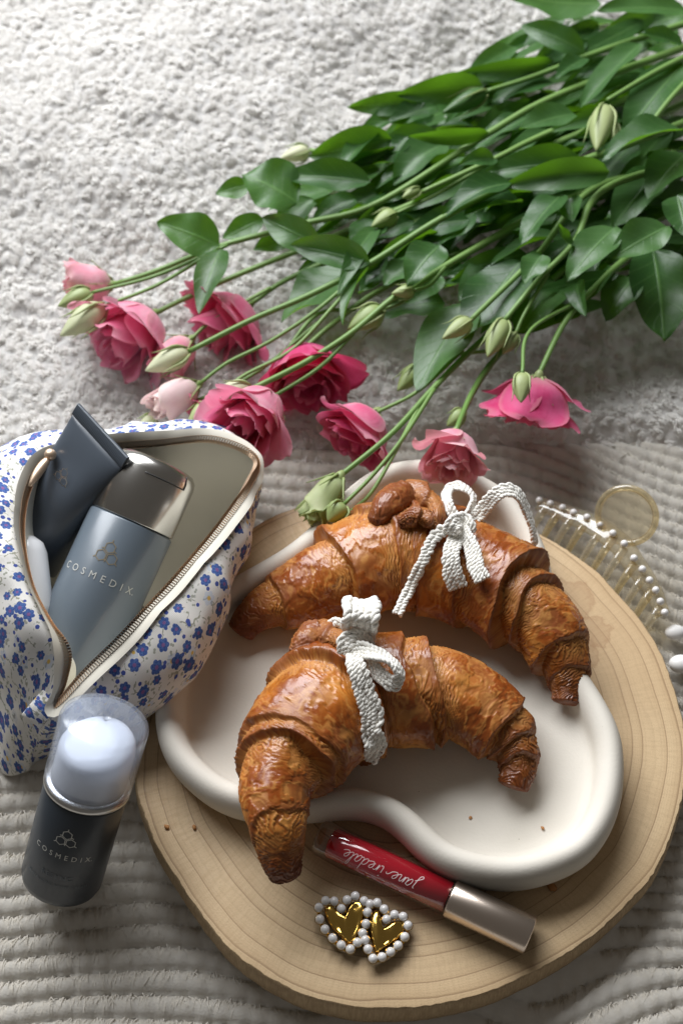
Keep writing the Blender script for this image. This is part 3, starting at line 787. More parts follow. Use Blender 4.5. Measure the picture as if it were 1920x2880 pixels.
# ================================================================ lettering helpers (flat print)
def text2d(s, size=1.0, spacing=1.0, thin=0.0):
    cu = bpy.data.curves.new('lettering', 'FONT'); cu.body = s; cu.size = size; cu.space_character = spacing
    cu.align_x = 'CENTER'; cu.align_y = 'CENTER'; cu.offset = thin; cu.resolution_u = 3
    o = bpy.data.objects.new('lettering', cu); COL.objects.link(o)
    dg = bpy.context.evaluated_depsgraph_get(); me = bpy.data.meshes.new_from_object(o.evaluated_get(dg))
    V = np.array([v.co[:] for v in me.vertices]); F = [tuple(p.vertices) for p in me.polygons]
    bpy.data.objects.remove(o); bpy.data.curves.remove(cu); bpy.data.meshes.remove(me)
    return V[:, :2], F
def strokes2d(polys, w):
    V = []; F = []
    for p in polys:
        p = np.asarray(p, float)
        T = np.gradient(p, axis=0); T /= np.linalg.norm(T, axis=1, keepdims=True) + 1e-12
        N = np.column_stack([-T[:, 1], T[:, 0]]) * w / 2
        b = len(V); V += (p + N).tolist() + (p - N).tolist(); n = len(p)
        F += [(b + i, b + n + i, b + n + i + 1, b + i + 1) for i in range(n - 1)]
    return np.array(V), F
class Cyl:
    """a turned body: maps flat print onto its side"""
    def __init__(self, base, axis, face=None):
        self.b = np.asarray(base, float); self.a = unit(axis)
        f = unit(CAM - self.b) if face is None else np.asarray(face, float)
        self.e1 = unit(f - self.a * (f @ self.a)); self.e2 = np.cross(self.a, self.e1)   # e2: to the reader's right when a is up
    def put(self, V2, r, h0, phi0=0.0):
        ph = phi0 + V2[:, 0] / r
        return self.b + (h0 + V2[:, 1])[:, None] * self.a + r * (np.cos(ph)[:, None] * self.e1 + np.sin(ph)[:, None] * self.e2)
    def lathe(self, prof, sides=64): return lathe(prof, self.b, self.a, sides, self.e1)
def hexlogo(s):
    polys = []
    c = [(-0.5, -0.29), (0.5, -0.29), (0.0, 0.577)]
    for (cx, cy) in c:
        a = np.linspace(np.pi / 2, np.pi / 2 + 2 * np.pi, 7)
        polys.append(np.column_stack([cx + 0.50 * np.cos(a), cy + 0.50 * np.sin(a)]) * s)
    for (cx, cy, an) in ((0, 0.577, 90), (-0.5, -0.29, 210), (0.5, -0.29, 330), (0, 0.577, 200), (0, 0.577, 340), (0, -0.0, 270)):
        a = R(an); d = np.array([math.cos(a), math.sin(a)])
        polys.append(np.array([np.array([cx, cy]) + d * 0.50, np.array([cx, cy]) + d * 0.74]) * s)
    return polys

# ================================================================ pump bottle leaning on the pouch
M_NAVY = mat('slate_bottle', (0.030, 0.038, 0.048), 0.36, Coat_Weight=0.2, Coat_Roughness=0.15)
M_SILVER = mat('satin_silver', (0.66, 0.645, 0.62), 0.30, 1.0)
M_FROST = clear('frosted_cap', (0.93, 0.95, 0.985), 0.16, 1.45, 0.13, (0.78, 0.83, 0.92))
M_WHITEP = mat('white_plastic', (0.92, 0.92, 0.93), 0.22)
M_PRINT = mat('silver_print', (0.62, 0.62, 0.58), 0.45)
M_PRINTD = mat('dim_print', (0.115, 0.135, 0.155), 0.45)
b0 = P(170, 2478, 0.016)
top = at_dist(b0, 292, 2042, 0.104, False)
cy = Cyl(b0, top - b0)
pump = thing('pump_bottle', 'slate grey pump bottle with frosted cap leaning against the floral pouch', 'bottle', b0)
rb_ = 0.0212
V, F = cy.lathe([(rb_ - 0.006, 0), (rb_ - 0.003, 0.0006), (rb_ - 0.001, 0.0025), (rb_, 0.006), (rb_, 0.064), (rb_ - 0.0006, 0.0652), (rb_ - 0.002, 0.0656)])
mesh('body', V, F, M_NAVY, pump)
V, F = cy.lathe([(rb_ - 0.003, 0.0657), (rb_ + 0.0006, 0.0660), (rb_ + 0.0008, 0.0668), (rb_ + 0.0008, 0.0694), (rb_ - 0.003, 0.0697)])
mesh('collar', V, F, M_SILVER, pump)
ro = rb_ + 0.0010; ri = ro - 0.0013
capp = [(ri, 0.0700), (ro, 0.0700), (ro, 0.0745), (ro - 0.0003, 0.0750), (ro, 0.0755), (ro, 0.1050), (ro - 0.0006, 0.1072), (ro - 0.0022, 0.1082), (0.004, 0.1084), (0.0005, 0.1084),
        (0.0005, 0.1072), (ri - 0.0018, 0.1070), (ri - 0.0004, 0.1058), (ri, 0.1040), (ri, 0.0720)]
V, F = cy.lathe(capp); F = F[:-2] + [tuple(f) for f in []]
n_ = len(capp); sd = 64
F += [((n_ - 1) * sd + i, (n_ - 1) * sd + (i + 1) % sd, (i + 1) % sd, i) for i in range(sd)]
mesh('cap', V, F, M_FROST, pump)
# the pump head: a white drum with a top that slopes to the spout
ra = rb_ - 0.0022
sd = 64; an = np.linspace(0, 2 * np.pi, sd, endpoint=False)
rings = []
for (r_, h_, k_) in ((ra, 0.0700, 0), (ra, 0.0860, 0.0), (ra * .99, 0.0905, 0.4), (ra * .94, 0.0932, 0.7), (ra * .84, 0.0951, 0.9), (ra * .68, 0.0962, 1.0), (ra * .45, 0.0967, 1.0), (ra * .22, 0.0969, 1.0), (ra * .05, 0.0969, 1.0)):
    ph = an
    sl = k_ * (0.0050 * np.cos(ph - 2.4) * (r_ / ra)) 
    rings.append(cy.b + (h_ + sl)[:, None] * cy.a + r_ * (np.cos(ph)[:, None] * cy.e1 + np.sin(ph)[:, None] * cy.e2))
V = np.vstack(rings); F = [tuple(f[::-1]) for f in gridf(len(rings), sd, False, True)] + [tuple(range((len(rings) - 1) * sd, len(rings) * sd))[::-1]]
mesh('pump_head', V, F, M_WHITEP, pump)
rp = rb_ + 0.00025
def prnt(cyl, V2, F, r, h0, phi0, m, parent, name='lettering'):
    return mesh(name, cyl.put(V2, r, h0, phi0), F, m, parent, smooth=False)
PH = R(-7)
V2, F = text2d('C O S M E D I X.', 0.0044, 1.10); V2[:, 0] *= 0.92
prnt(cy, V2, F, rp, 0.0360, PH, M_PRINT, pump)
V2, F = strokes2d(hexlogo(0.0052), 0.00042); prnt(cy, V2, F, rp, 0.0475, PH, M_PRINT, pump, 'logo')
V2, F = text2d('RESYNC', 0.0042, 1.15); prnt(cy, V2, F, rp, 0.0225, PH, M_PRINTD, pump)
V2, F = text2d('REVITALIZING NIGHT CREAM', 0.0024, 1.1); prnt(cy, V2, F, rp, 0.0170, PH, M_PRINTD, pump)

# ================================================================ lip gloss
M_CLEAR = clear('clear_acrylic', (0.975, 0.95, 0.95), 0.03, 2.0)
M_RED = mat('red_gloss', (0.56, 0.003, 0.022), 0.12, Coat_Weight=1.0, Coat_Roughness=0.04)
M_CHAMP = mat('champagne_metal', (0.78, 0.66, 0.56), 0.27, 1.0)
M_SCRIPT = mat('pink_print', (0.86, 0.70, 0.70), 0.4)
rg = 0.0097
g0 = P(1492, 2632, ZB + rg + 0.0003); g1 = P(894, 2352, ZB + rg + 0.0003)
ax = unit(g1 - g0); ax[2] = 0; ax = unit(ax)
cg = Cyl(g0, ax, np.array([0.0, -0.25, 1.0])); Lg = np.linalg.norm(g1 - g0); Lc = np.linalg.norm(P(1266, 2523, ZB + rg) - g0)
gloss = thing('lip_gloss', 'red lip gloss tube with champagne metal cap lying on the wooden board', 'lip gloss', P(1200, 2490, ZB))
V, F = cg.lathe([(rg - 0.0016, 0.0), (rg - 0.0004, 0.0002), (rg, 0.0009), (rg, Lc - 0.0008), (rg - 0.0003, Lc), (rg - 0.002, Lc)], 64); mesh('cap', V, F, M_CHAMP, gloss)
rt = rg - 0.0004
V, F = cg.lathe([(rt - 0.003, Lc + 0.0002), (rt, Lc + 0.0003), (rt, Lg - 0.0020), (rt - 0.0005, Lg - 0.0007), (rt - 0.0018, Lg), (0.003, Lg)], 64); tb = mesh('tube', V, F, M_CLEAR, gloss)
rc = rt - 0.0013
V, F = cg.lathe([(rc - 0.001, Lc + 0.0006), (rc, Lc + 0.0010), (rc, Lg - 0.0085), (rc - 0.0008, Lg - 0.0072), (rc - 0.003, Lg - 0.0066)], 64); mesh('gloss_filling', V, F, M_RED, gloss)
LET = {  # small running hand, unit x-height
 'j': [[(.05, .95), (.22, 1.0), (.20, .3), (.10, -.75), (-.18, -.95), (-.30, -.72), (-.05, -.40), (.42, .02)]],
 'a': [[(.62, .88), (.35, 1.0), (.08, .55), (.10, .08), (.35, .02), (.62, .55), (.66, .95), (.62, .25), (.72, .02), (1.0, .15)]],
 'n': [[(0, .15), (.12, .95), (.12, .02), (.30, .72), (.52, .95), (.62, .65), (.62, .15), (.74, .02), (1.0, .15)]],
 'e': [[(0, .18), (.30, .38), (.58, .72), (.45, 1.0), (.18, .82), (.10, .35), (.30, .02), (.60, .06), (.95, .22)]],
 'i': [[(.16, .98), (.17, .55), (.20, .20), (.32, .02), (.56, .12)], [(.16, 1.42), (.20, 1.50), (.28, 1.58)]],
 'r': [[(0, .15), (.14, .95), (.14, .05), (.22, .62), (.42, .98), (.60, .90)]],
 'd': [[(.60, .85), (.35, 1.0), (.08, .55), (.10, .08), (.35, .02), (.62, .55), (.74, 2.0), (.64, .35), (.72, .02), (1.0, .15)]],
 'l': [[(0, .15), (.30, .9), (.46, 1.75), (.34, 2.05), (.22, 1.6), (.20, .35), (.32, .02), (.60, .15)]]}
ADV = {'j': .55, 'a': .95, 'n': .95, 'e': .90, 'i': .66, 'r': .62, 'd': .95, 'l': .58}
polys = []; x = 0.0
for ch in 'jane':
    for p_ in LET[ch]: polys.append((np.array(p_), x))
    x += ADV[ch]
polys.append((np.array([(.0, .2), (.25, .62), (.5, .72), (.62, .5)]), x)); x += 1.0
for ch in 'iredale':
    for p_ in LET[ch]: polys.append((np.array(p_), x))
    x += ADV[ch]
pl2 = []
for p_, x0 in polys:
    q = crom(np.column_stack([p_ + [x0, 0], np.zeros(len(p_))]), 26)[:, :2]
    q[:, 0] += 0.22 * q[:, 1]; pl2.append((q - [x / 2, 0.5]) * 0.0036 * np.array([1.12, 1.0]))
V2, F = strokes2d(pl2, 0.00032)
# the name runs along the tube from the cap, so its x axis is the tube's axis
ccen = Lc + (Lg - Lc) * 0.50
cgf = Cyl(g0, ax, np.array([0.0, -0.55, 1.0]))
ph = V2[:, 1] / rt
side = -1 if (np.cross(ax, cgf.e1)[1] > 0) else 1
Vw = cgf.b + (ccen + V2[:, 0])[:, None] * cgf.a + (rt + 0.0002) * (np.cos(ph)[:, None] * cgf.e1 + side * np.sin(ph)[:, None] * cgf.e2)
mesh('lettering', Vw, F, M_SCRIPT, gloss, smooth=False)

# ================================================================ heart earrings
M_GOLD = mat('polished_gold', (0.80, 0.50, 0.115), 0.13, 1.0)
M_PEARL = mat('pearl', (0.80, 0.775, 0.75), 0.16, Coat_Weight=0.8, Coat_Roughness=0.08)
def zz(u, v): return 840 + u / 2.24, 2280 + v / 2.24
def earring(label, heart, pearls, tilt):
    hp = crom(PP([(*zz(u, v), ZB + 0.006) for u, v in heart]), 72, True)
    c_ = hp.mean(0); n_ = len(hp)
    e = thing('heart_earring', label, 'earring', (c_[0], c_[1], ZB), 'heart earrings on the board')
    rings = []
    for (f_, z_) in ((0.90, 0.0018), (0.99, 0.0024), (1.0, 0.0036), (0.975, 0.0052), (0.92, 0.0060), (0.80, 0.0058), (0.6, 0.0062), (0.35, 0.0066), (0.08, 0.0067)):
        q = c_ + (hp - c_) * f_
        for _ in range(int((1 - f_) * 10)): q = 0.5 * q + 0.25 * (np.roll(q, 1, 0) + np.roll(q, -1, 0))
        q[:, 2] = ZB + z_ + 0.0008 * np.sin(q[:, 0] * 700 + tilt) * (f_ < 0.9)
        rings.append(q)
    V = np.vstack(rings); F = [tuple(f) for f in gridf(len(rings), n_, False, True)] + [tuple(range((len(rings) - 1) * n_, len(rings) * n_)), tuple(range(n_))[::-1]]
    o = mesh('heart', V, F, M_GOLD, e)
    pc = [P(*zz(u, v), ZB + 0.0062) for u, v in pearls]
    loop = crom(np.array([p - [0, 0, 0.0035] for p in pc]), 120, True)
    V, F = tube(np.vstack([loop, loop[:1]]), 0.0009, 6); mesh('wire_setting', V, F, M_GOLD, e)
    for p in pc:
        V, F = sphere(p, 0.00235, 18, 12); pr_ = mesh('pearl', V, F, M_PEARL, e)
        V, F = lathe([(0.0006, -0.0030), (0.0016, -0.0026), (0.0024, -0.0012), (0.0026, -0.0004), (0.0022, -0.0004)], p, (0.05, 0.0, 1), 14); mesh('cup', V, F, M_GOLD, pr_)
h1 = [(160, 615), (195, 588), (232, 628), (280, 676), (325, 602), (375, 568), (412, 600), (402, 680), (375, 770), (325, 838), (260, 785), (195, 710)]
p1 = [(168, 567), (223, 570), (268, 618), (303, 562), (355, 537), (411, 568), (432, 640), (423, 713), (402, 772), (369, 830), (324, 873), (267, 847), (213, 803), (165, 747), (133, 684), (126, 610)]
h2 = [(462, 640), (492, 618), (512, 665), (528, 732), (590, 702), (640, 692), (668, 728), (640, 790), (580, 832), (520, 872), (488, 898), (462, 830), (450, 750), (445, 690)]
p2 = [(447, 588), (493, 580), (537, 620), (552, 685), (602, 655), (657, 667), (687, 723), (667, 795), (625, 850), (578, 890), (524, 922), (467, 932), (436, 872), (418, 814)]
earring('gold heart earring edged with pearls, the one farther from the lip gloss cap', h1, p1, 0.0)
earring('gold heart earring edged with pearls, the one nearer to the lip gloss cap', h2, p2, 2.0)

# ================================================================ crumbs
M_CRUMB = mat('crumb', (0.45, 0.20, 0.06), 0.6)
def crumb(px_, py_, z, s, label, group=None):
    r_ = np.random.default_rng(int(px_)); V, F = sphere((0, 0, 0), 1.0, 8, 6)
    V = V * (1 + r_.uniform(-0.35, 0.25, (len(V), 1))) * s * np.array([1.3, 0.9, 0.5])
    a = r_.uniform(0, 3); c_, s_ = math.cos(a), math.sin(a); V = V @ np.array([[c_, -s_, 0], [s_, c_, 0], [0, 0, 1]]).T
    V += P(px_, py_, z); V[:, 2] += z - V[:, 2].min() + 0.0001
    tag(mesh('crumb', V, F, M_CRUMB, None), label, 'crumb', group)
crumb(470, 2327, ZB, 0.0013, 'tiny orange crumb near the board edge beside the pump bottle', 'crumbs')
crumb(547, 2328, ZB, 0.0012, 'tiny orange crumb on bare wood between the edge crumb and the plate', 'crumbs')
crumb(1552, 2498, ZB, 0.0022, 'small dark crumb on the board against the plate near the gloss cap', 'crumbs')
crumb(1322, 2300, ZF, 0.0009, 'tiny dark speck of crust on the plate floor under the front croissant horn', 'crumbs')
crumb(1525, 2330, ZF + 0.0004, 0.0009, 'tiny tan speck of crust on the plate floor near its near right lobe', 'crumbs')
crumb(1719, 2229, ZP + HR - 0.0025, 0.0012, 'tiny orange flake on the rim of the ceramic plate', 'crumbs')

# ================================================================ hair claw
M_CLAW = clear('clear_resin', (0.95, 0.90, 0.78), 0.05, 1.75, 0.20, (0.92, 0.88, 0.76))
M_AMBER = clear('amber_resin', (0.95, 0.87, 0.68), 0.06, 1.75, 0.20, (0.92, 0.84, 0.62))
def cz(u, v): return 1350 + u / 2.751, 1330 + v / 2.751
ZCL = 0.034
cp = [(456, 212), (541, 237), (635, 268), (720, 305), (823, 343), (925, 398), (1023, 467), (1112, 547), (1187, 660), (1252, 745), (1307, 830), (1355, 907), (1391, 995), (1425, 1080)]
claw = thing('hair_claw', 'clear resin hair claw studded with a row of pearls beside the board', 'hair claw', P(*cz(900, 500), 0.006))
cps = np.array([P(*cz(u, v), ZCL - 0.012 * abs(i - 6.5) / 6.5) for i, (u, v) in enumerate(cp)])
spn = crom(cps - [0, 0, 0.004], 60)
T, N, B = frames(spn)
rings = []
for i in range(60):
    wv_ = 0.0075 * (0.55 + 0.45 * math.sin(math.pi * min(1, (i + 4) / 64)))
    q = [(-wv_, -0.001), (-wv_, 0.0008), (-wv_ * .6, .0022), (0, 0.0028), (wv_ * .6, .0022), (wv_, 0.0008), (wv_, -0.001), (0, 0.0004)]
    rings.append([spn[i] + B[i] * a_ + N[i] * b_ for a_, b_ in q])
V = np.array(rings).reshape(-1, 3); F = [tuple(f) for f in gridf(60, 8, False, True)] + [tuple(range(8))[::-1], tuple(range(59 * 8, 60 * 8))]
o = mesh('spine', V, F, M_CLAW, claw)
for p in cps:
    V, F = sphere(p, 0.0023, 16, 10); mesh('pearl', V, F, M_PEARL, claw)
for k, s_ in enumerate(np.linspace(3, 56, 11)):
    i = int(s_); b_ = spn[i]
    dn = unit(np.array([-0.62, -0.78, 0.0])); Lt = 0.024 - 0.004 * abs(k - 5) / 5
    pth = crom(np.array([b_, b_ + dn * Lt * 0.45 + [0, 0, -0.003], b_ + dn * Lt * 0.85 + [0, 0, -0.012], b_ + dn * Lt * 0.92 + [0, 0, -0.020]]), 14)
    pth[:, 2] = np.maximum(pth[:, 2], 0.009)
    V, F = tube(pth, np.linspace(0.0030, 0.0016, 14), 8); mesh('tooth', V, F, M_AMBER if k % 2 else M_CLAW, claw)
hc = P(*cz(1130, 330), 0.040); hr = 0.0175
a = np.linspace(0, 2 * np.pi, 40)
e1 = unit([0.85, -0.5, 0.1]); e2 = unit(np.cross(unit([-0.35, -0.75, 0.85]), e1))
V, F = tube(np.array([hc + hr * (math.cos(t_) * e1 + 0.95 * math.sin(t_) * e2) for t_ in a]), 0.0021, 10, False); mesh('handle', V, F, M_AMBER, claw)
mb = MB()
nrm_ = np.cross(e1, e2)
rg_ = [hc + hr * 0.93 * (math.cos(t_) * e1 + 0.95 * math.sin(t_) * e2) for t_ in a[:-1]]
q = np.array(rg_ + [p + nrm_ * 0.0016 for p in rg_]); m_ = len(rg_)
mb.add(q, [tuple(range(m_))[::-1], tuple(range(m_, 2 * m_))] + [(i, (i + 1) % m_, m_ + (i + 1) % m_, m_ + i) for i in range(m_)]).build('handle_web', M_CLAW, claw, smooth=False)
# white rounded beads at the blanket's edge
M_BEAD = mat('matte_white', (0.80, 0.78, 0.75), 0.45)
for (u, v, s_, lb) in ((1508, 1235, 0.0050, 'white rounded bead next to the end of the hair claw'), (1555, 1480, 0.0060, 'larger white rounded bead between the board edge and the small bead')):
    p = P(*cz(u, v), 0.012); V, F = sphere(p, s_, 24, 16); V = p + (V - p) * [1.25, 0.95, 0.85]
    tag(mesh('white_bead', V, F, M_BEAD, None), lb, 'bead', 'white beads on the throw')
# ================================================================ floral zip pouch
M_FAB = mat('floral_cotton', (0.78, 0.76, 0.72), 0.85); t = NT(M_FAB)
uv = t.uv()
wb = t.n('ShaderNodeVectorMath', operation='ADD'); t.l(uv, wb.inputs[0])
def floret(scale, seed, rad, petals, thresh_lo, depth=0.25):
    """one print of flowers: returns petal mask, centre mask"""
    mp = t.n('ShaderNodeMapping'); t.l(uv, mp.inputs['Vector']); mp.inputs['Location'].default_value = (seed * 1.37, seed * 0.71, 0)
    vo = t.n('ShaderNodeTexVoronoi', voronoi_dimensions='2D'); t.l(mp.outputs[0], vo.inputs['Vector']); vo.inputs['Scale'].default_value = scale; vo.inputs['Randomness'].default_value = 0.85
    sub = t.n('ShaderNodeVectorMath', operation='SUBTRACT')
    t.l(mp.outputs[0], sub.inputs[0]); t.l(vo.outputs['Position'], sub.inputs[1])
    s3 = t.n('ShaderNodeSeparateXYZ'); t.l(sub.outputs[0], s3.inputs[0])
    ca = t.n('ShaderNodeSeparateColor'); t.l(vo.outputs['Color'], ca.inputs[0])
    an = t.math('ARCTAN2', s3.outputs[1], s3.outputs[0])
    an = t.math('ADD', an, t.math('MULTIPLY', ca.outputs[1], 6.0))
    # a flattened petal ring, a little squashed to one side
    rr_ = t.math('SQRT', t.math('ADD', t.math('MULTIPLY', s3.outputs[0], s3.outputs[0]), t.math('MULTIPLY', s3.outputs[1], s3.outputs[1])))
    size = t.math('MULTIPLY', t.math('ADD', 0.72, t.math('MULTIPLY', ca.outputs[2], 0.4)), rad)
    lob = t.math('ABSOLUTE', t.math('COSINE', t.math('MULTIPLY', an, petals / 2)))
    edge_ = t.math('MULTIPLY', size, t.math('ADD', 1 - depth, t.math('MULTIPLY', lob, depth)))
    q = t.math('DIVIDE', rr_, edge_)
    on_ = t.ss(ca.outputs[0], thresh_lo, thresh_lo + 0.01)
    pm = t.math('MULTIPLY', t.ss(q, 1.04, 0.93), on_)
    cm = t.math('MULTIPLY', t.ss(t.math('DIVIDE', rr_, size), 0.34, 0.22), on_)
    return pm, cm, q
base = t.mix(0.0, (0.79, 0.765, 0.72), (0.79, 0.765, 0.72))
# grey-green sprigs
mp = t.n('ShaderNodeMapping'); t.l(uv, mp.inputs['Vector'])
ve = t.n('ShaderNodeTexVoronoi', voronoi_dimensions='2D', feature='DISTANCE_TO_EDGE'); ve.inputs['Scale'].default_value = 100
nz = t.n('ShaderNodeTexNoise', noise_dimensions='2D'); nz.inputs['Scale'].default_value = 260; t.l(uv, nz.inputs['Vector'])
sc2 = t.n('ShaderNodeVectorMath', operation='SCALE'); t.l(nz.outputs['Color'], sc2.inputs[0]); sc2.inputs['Scale'].default_value = 0.0055
ad = t.n('ShaderNodeVectorMath', operation='ADD'); t.l(uv, ad.inputs[0]); t.l(sc2.outputs[0], ad.inputs[1]); t.l(ad.outputs[0], ve.inputs['Vector'])
sprig = t.math('MULTIPLY', t.ss(ve.outputs['Distance'], 0.055, 0.025), t.ss(t.noise(uv, 170, 2.0, 0.5, '2D'), 0.50, 0.56))
lf1, _, _ = floret(330, 4.0, 0.00135, 2, 0.60, 0.75)
near = t.ss(t.noise(uv, 120, 1.0, 0.5, '2D'), 0.44, 0.52)
c = t.mix(t.math('MULTIPLY', sprig, 0.8), base, (0.27, 0.27, 0.18))
c = t.mix(t.math('MULTIPLY', t.math('MULTIPLY', lf1, near), 0.75), c, (0.26, 0.28, 0.20))
pm, cm, _ = floret(78, 9.0, 0.0042, 6, 0.60)                 # pale blue flowers, yellow eye
c = t.mix(t.math('MULTIPLY', pm, 0.38), c, (0.42, 0.52, 0.72)); c = t.mix(cm, c, (0.72, 0.47, 0.10))
pm, cm, q3 = floret(190, 2.0, 0.0013, 5, 0.60, 0.1)           # small blue buds
c = t.mix(pm, c, (0.052, 0.085, 0.33))
pm, cm, q1 = floret(104, 5.0, 0.0037, 6, 0.30)                # the deep blue flowers
blue = t.mix(t.ss(t.noise(uv, 900, 2.0, 0.5, '2D'), 0.35, 0.7), (0.034, 0.080, 0.28), (0.080, 0.160, 0.42))
c = t.mix(pm, c, blue); c = t.mix(t.math('MULTIPLY', cm, 0.7), c, (0.30, 0.10, 0.24))
t.set('Base Color', c)
wv = t.n('ShaderNodeTexWave', wave_type='BANDS', bands_direction='X'); t.l(uv, wv.inputs['Vector']); wv.inputs['Scale'].default_value = 420
wv2 = t.n('ShaderNodeTexWave', wave_type='BANDS', bands_direction='Y'); t.l(uv, wv2.inputs['Vector']); wv2.inputs['Scale'].default_value = 420
t.bump(t.math('ADD', wv.outputs['Fac'], wv2.outputs['Fac']), 0.35, 0.0004)
M_LINE = mat('cream_lining', (0.86, 0.82, 0.71), 0.8)
M_TAPE = mat('zip_tape', (0.66, 0.62, 0.53), 0.85)
M_ZIP = mat('rose_gold', (0.88, 0.66, 0.48), 0.42, 0.85)
ST = [  # rim, flank, foot
 ((163, 1980, .072), (140, 2050, .050), (118, 2135, .006)),
 ((235, 1898, .085), (300, 1990, .064), (300, 2075, .024)),
 ((370, 1762, .095), (470, 1885, .080), (432, 2004, .050)),
 ((500, 1622, .100), (592, 1742, .086), (572, 1862, .064)),
 ((620, 1475, .100), (662, 1572, .085), (628, 1685, .060)),
 ((695, 1360, .096), (704, 1440, .075), (672, 1545, .042)),
 ((714, 1288, .092), (722, 1330, .068), (700, 1412, .030)),
 ((600, 1240, .094), (640, 1205, .070), (650, 1290, .016)),
 ((450, 1250, .097), (470, 1196, .080), (450, 1290, .016)),
 ((300, 1262, .100), (280, 1225, .085), (250, 1300, .016)),
 ((140, 1295, .105), (60, 1245, .092), (50, 1320, .016)),
 ((78, 1380, .106), (-40, 1330, .095), (-110, 1420, .012)),
 ((60, 1500, .106), (-60, 1500, .098), (-150, 1620, .008)),
 ((85, 1640, .102), (-20, 1680, .095), (-120, 1850, .006)),
 ((135, 1745, .097), (30, 1810, .088), (-50, 2030, .006)),
 ((190, 1830, .090), (85, 1920, .072), (5, 2170, .006)),
 ((182, 1912, .080), (120, 2005, .058), (75, 2170, .006))]
nu = 300
rim = crom(PP([s_[0] for s_ in ST]), nu, True)
# stations are matched by index, so interpolate flank and foot with the same parameter as the rim
def follow(k):
    q = np.array([np.concatenate([P(*s_[0]), P(*s_[k])]) for s_ in ST]); return crom(q, nu, True)[:, 3:]
flank, foot = follow(1), follow(2)
nv = 30; vv = np.linspace(0, 1, nv)
ctrl = 2 * flank - 0.5 * (rim + foot)                       # quadratic through the flank
B = (1 - vv)[None, :, None] ** 2 * rim[:, None] + 2 * ((1 - vv) * vv)[None, :, None] * ctrl[:, None] + (vv ** 2)[None, :, None] * foot[:, None]
wr_ = (fbm(B[..., 0] * 26, B[..., 1] * 26, B[..., 2] * 26, seed=5, octs=3) - 0.5) * 0.011 + (1 - np.abs(2 * vnoise(B[..., 0] * 45 + 40, B[..., 1] * 45 - 25 * B[..., 2], seed=9) - 1)) * 0.0034
nrm_ = np.cross(np.roll(B, -1, 0) - np.roll(B, 1, 0), np.gradient(B, axis=1)); nrm_ /= np.linalg.norm(nrm_, axis=-1, keepdims=True) + 1e-12
cenb = rim.mean(0)
if np.mean(np.sum(nrm_[..., :2] * (B[..., :2] - cenb[:2]), -1)) < 0: nrm_ = -nrm_
B = B + nrm_ * (wr_ * np.sin(np.pi * vv)[None, :] ** 0.6)[..., None]
us = np.concatenate([[0], np.cumsum(np.linalg.norm(np.diff(flank, axis=0), axis=1))])
vs = np.concatenate([np.zeros((nu, 1)), np.cumsum(np.linalg.norm(np.diff(B, axis=1), axis=2), 1)], 1)
UVb = np.stack([np.broadcast_to(us[:, None], vs.shape), vs], -1)
pouch = thing('floral_pouch', 'open zip pouch of white cotton printed with blue flowers, holding cosmetics', 'pouch', (cenb[0], cenb[1], 0.006))
# open seam in u so the print does not wrap through one strip
Bs = np.concatenate([B, B[:1]], 0); UVs = np.concatenate([UVb, UVb[:1] + [[[us[-1] + 0.003, 0]]]], 0)
mesh('fabric', Bs.reshape(-1, 3), gridf(nu + 1, nv), M_FAB, pouch, uv=UVs.reshape(-1, 2))
# inner lining
inn = rim.mean(0); inn[2] = 0.02
rings = []
for g_, z_ in ((0.0, 0), (0.012, -0.006), (0.03, -0.02), (0.06, -0.04), (0.14, -0.06), (0.35, -0.074), (0.75, -0.076), (0.97, -0.076)):
    q = rim + (inn - rim) * np.array([g_, g_, 0]); q[:, 2] = np.maximum(rim[:, 2] + z_ - 0.0006, 0.012)
    q[:, :2] += (0.004 * (fbm(q[:, :2][:, 0] * 40, q[:, 1] * 40, q[:, 2] * 60, seed=3, octs=2) - 0.5) * min(1, g_ * 30))[:, None]
    rings.append(q)
V = np.vstack(rings); mesh('lining', V, gridf(len(rings), nu, False, True), M_LINE, pouch)
# zip tape and teeth along the mouth
Tn = np.roll(rim, -1, 0) - np.roll(rim, 1, 0); Tn /= np.linalg.norm(Tn, axis=1, keepdims=True)
dn_ = B[:, 2] - B[:, 0]; dn_ /= np.linalg.norm(dn_, axis=1, keepdims=True)
ou = np.cross(Tn, dn_); ou *= np.sign(np.sum(ou[:, :2] * (rim - cenb)[:, :2])); ou /= np.linalg.norm(ou, axis=1, keepdims=True)
tp = np.stack([rim + ou * 0.0006 + dn_ * 0.0046, rim + ou * 0.0010 + dn_ * 0.003, rim + ou * 0.0009, rim - dn_ * 0.0004, rim - ou * 0.0009, rim - ou * 0.0014 + dn_ * 0.008], 1)
mesh('zip_tape', tp.reshape(-1, 3), gridf(nu, 6, True, False), M_TAPE, pouch)
rl = np.sum(np.linalg.norm(np.diff(rim, axis=0), axis=1)); nt = int(rl / 0.00150)
zr = crom(rim[::3], nt, True); Tz = np.roll(zr, -1, 0) - np.roll(zr, 1, 0); Tz /= np.linalg.norm(Tz, axis=1, keepdims=True)
ouz = np.stack([np.interp(np.linspace(0, nu, nt), np.arange(nu), ou[:, j]) for j in range(3)], 1); dz = np.stack([np.interp(np.linspace(0, nu, nt), np.arange(nu), dn_[:, j]) for j in range(3)], 1)
Vt = []; Ft = []
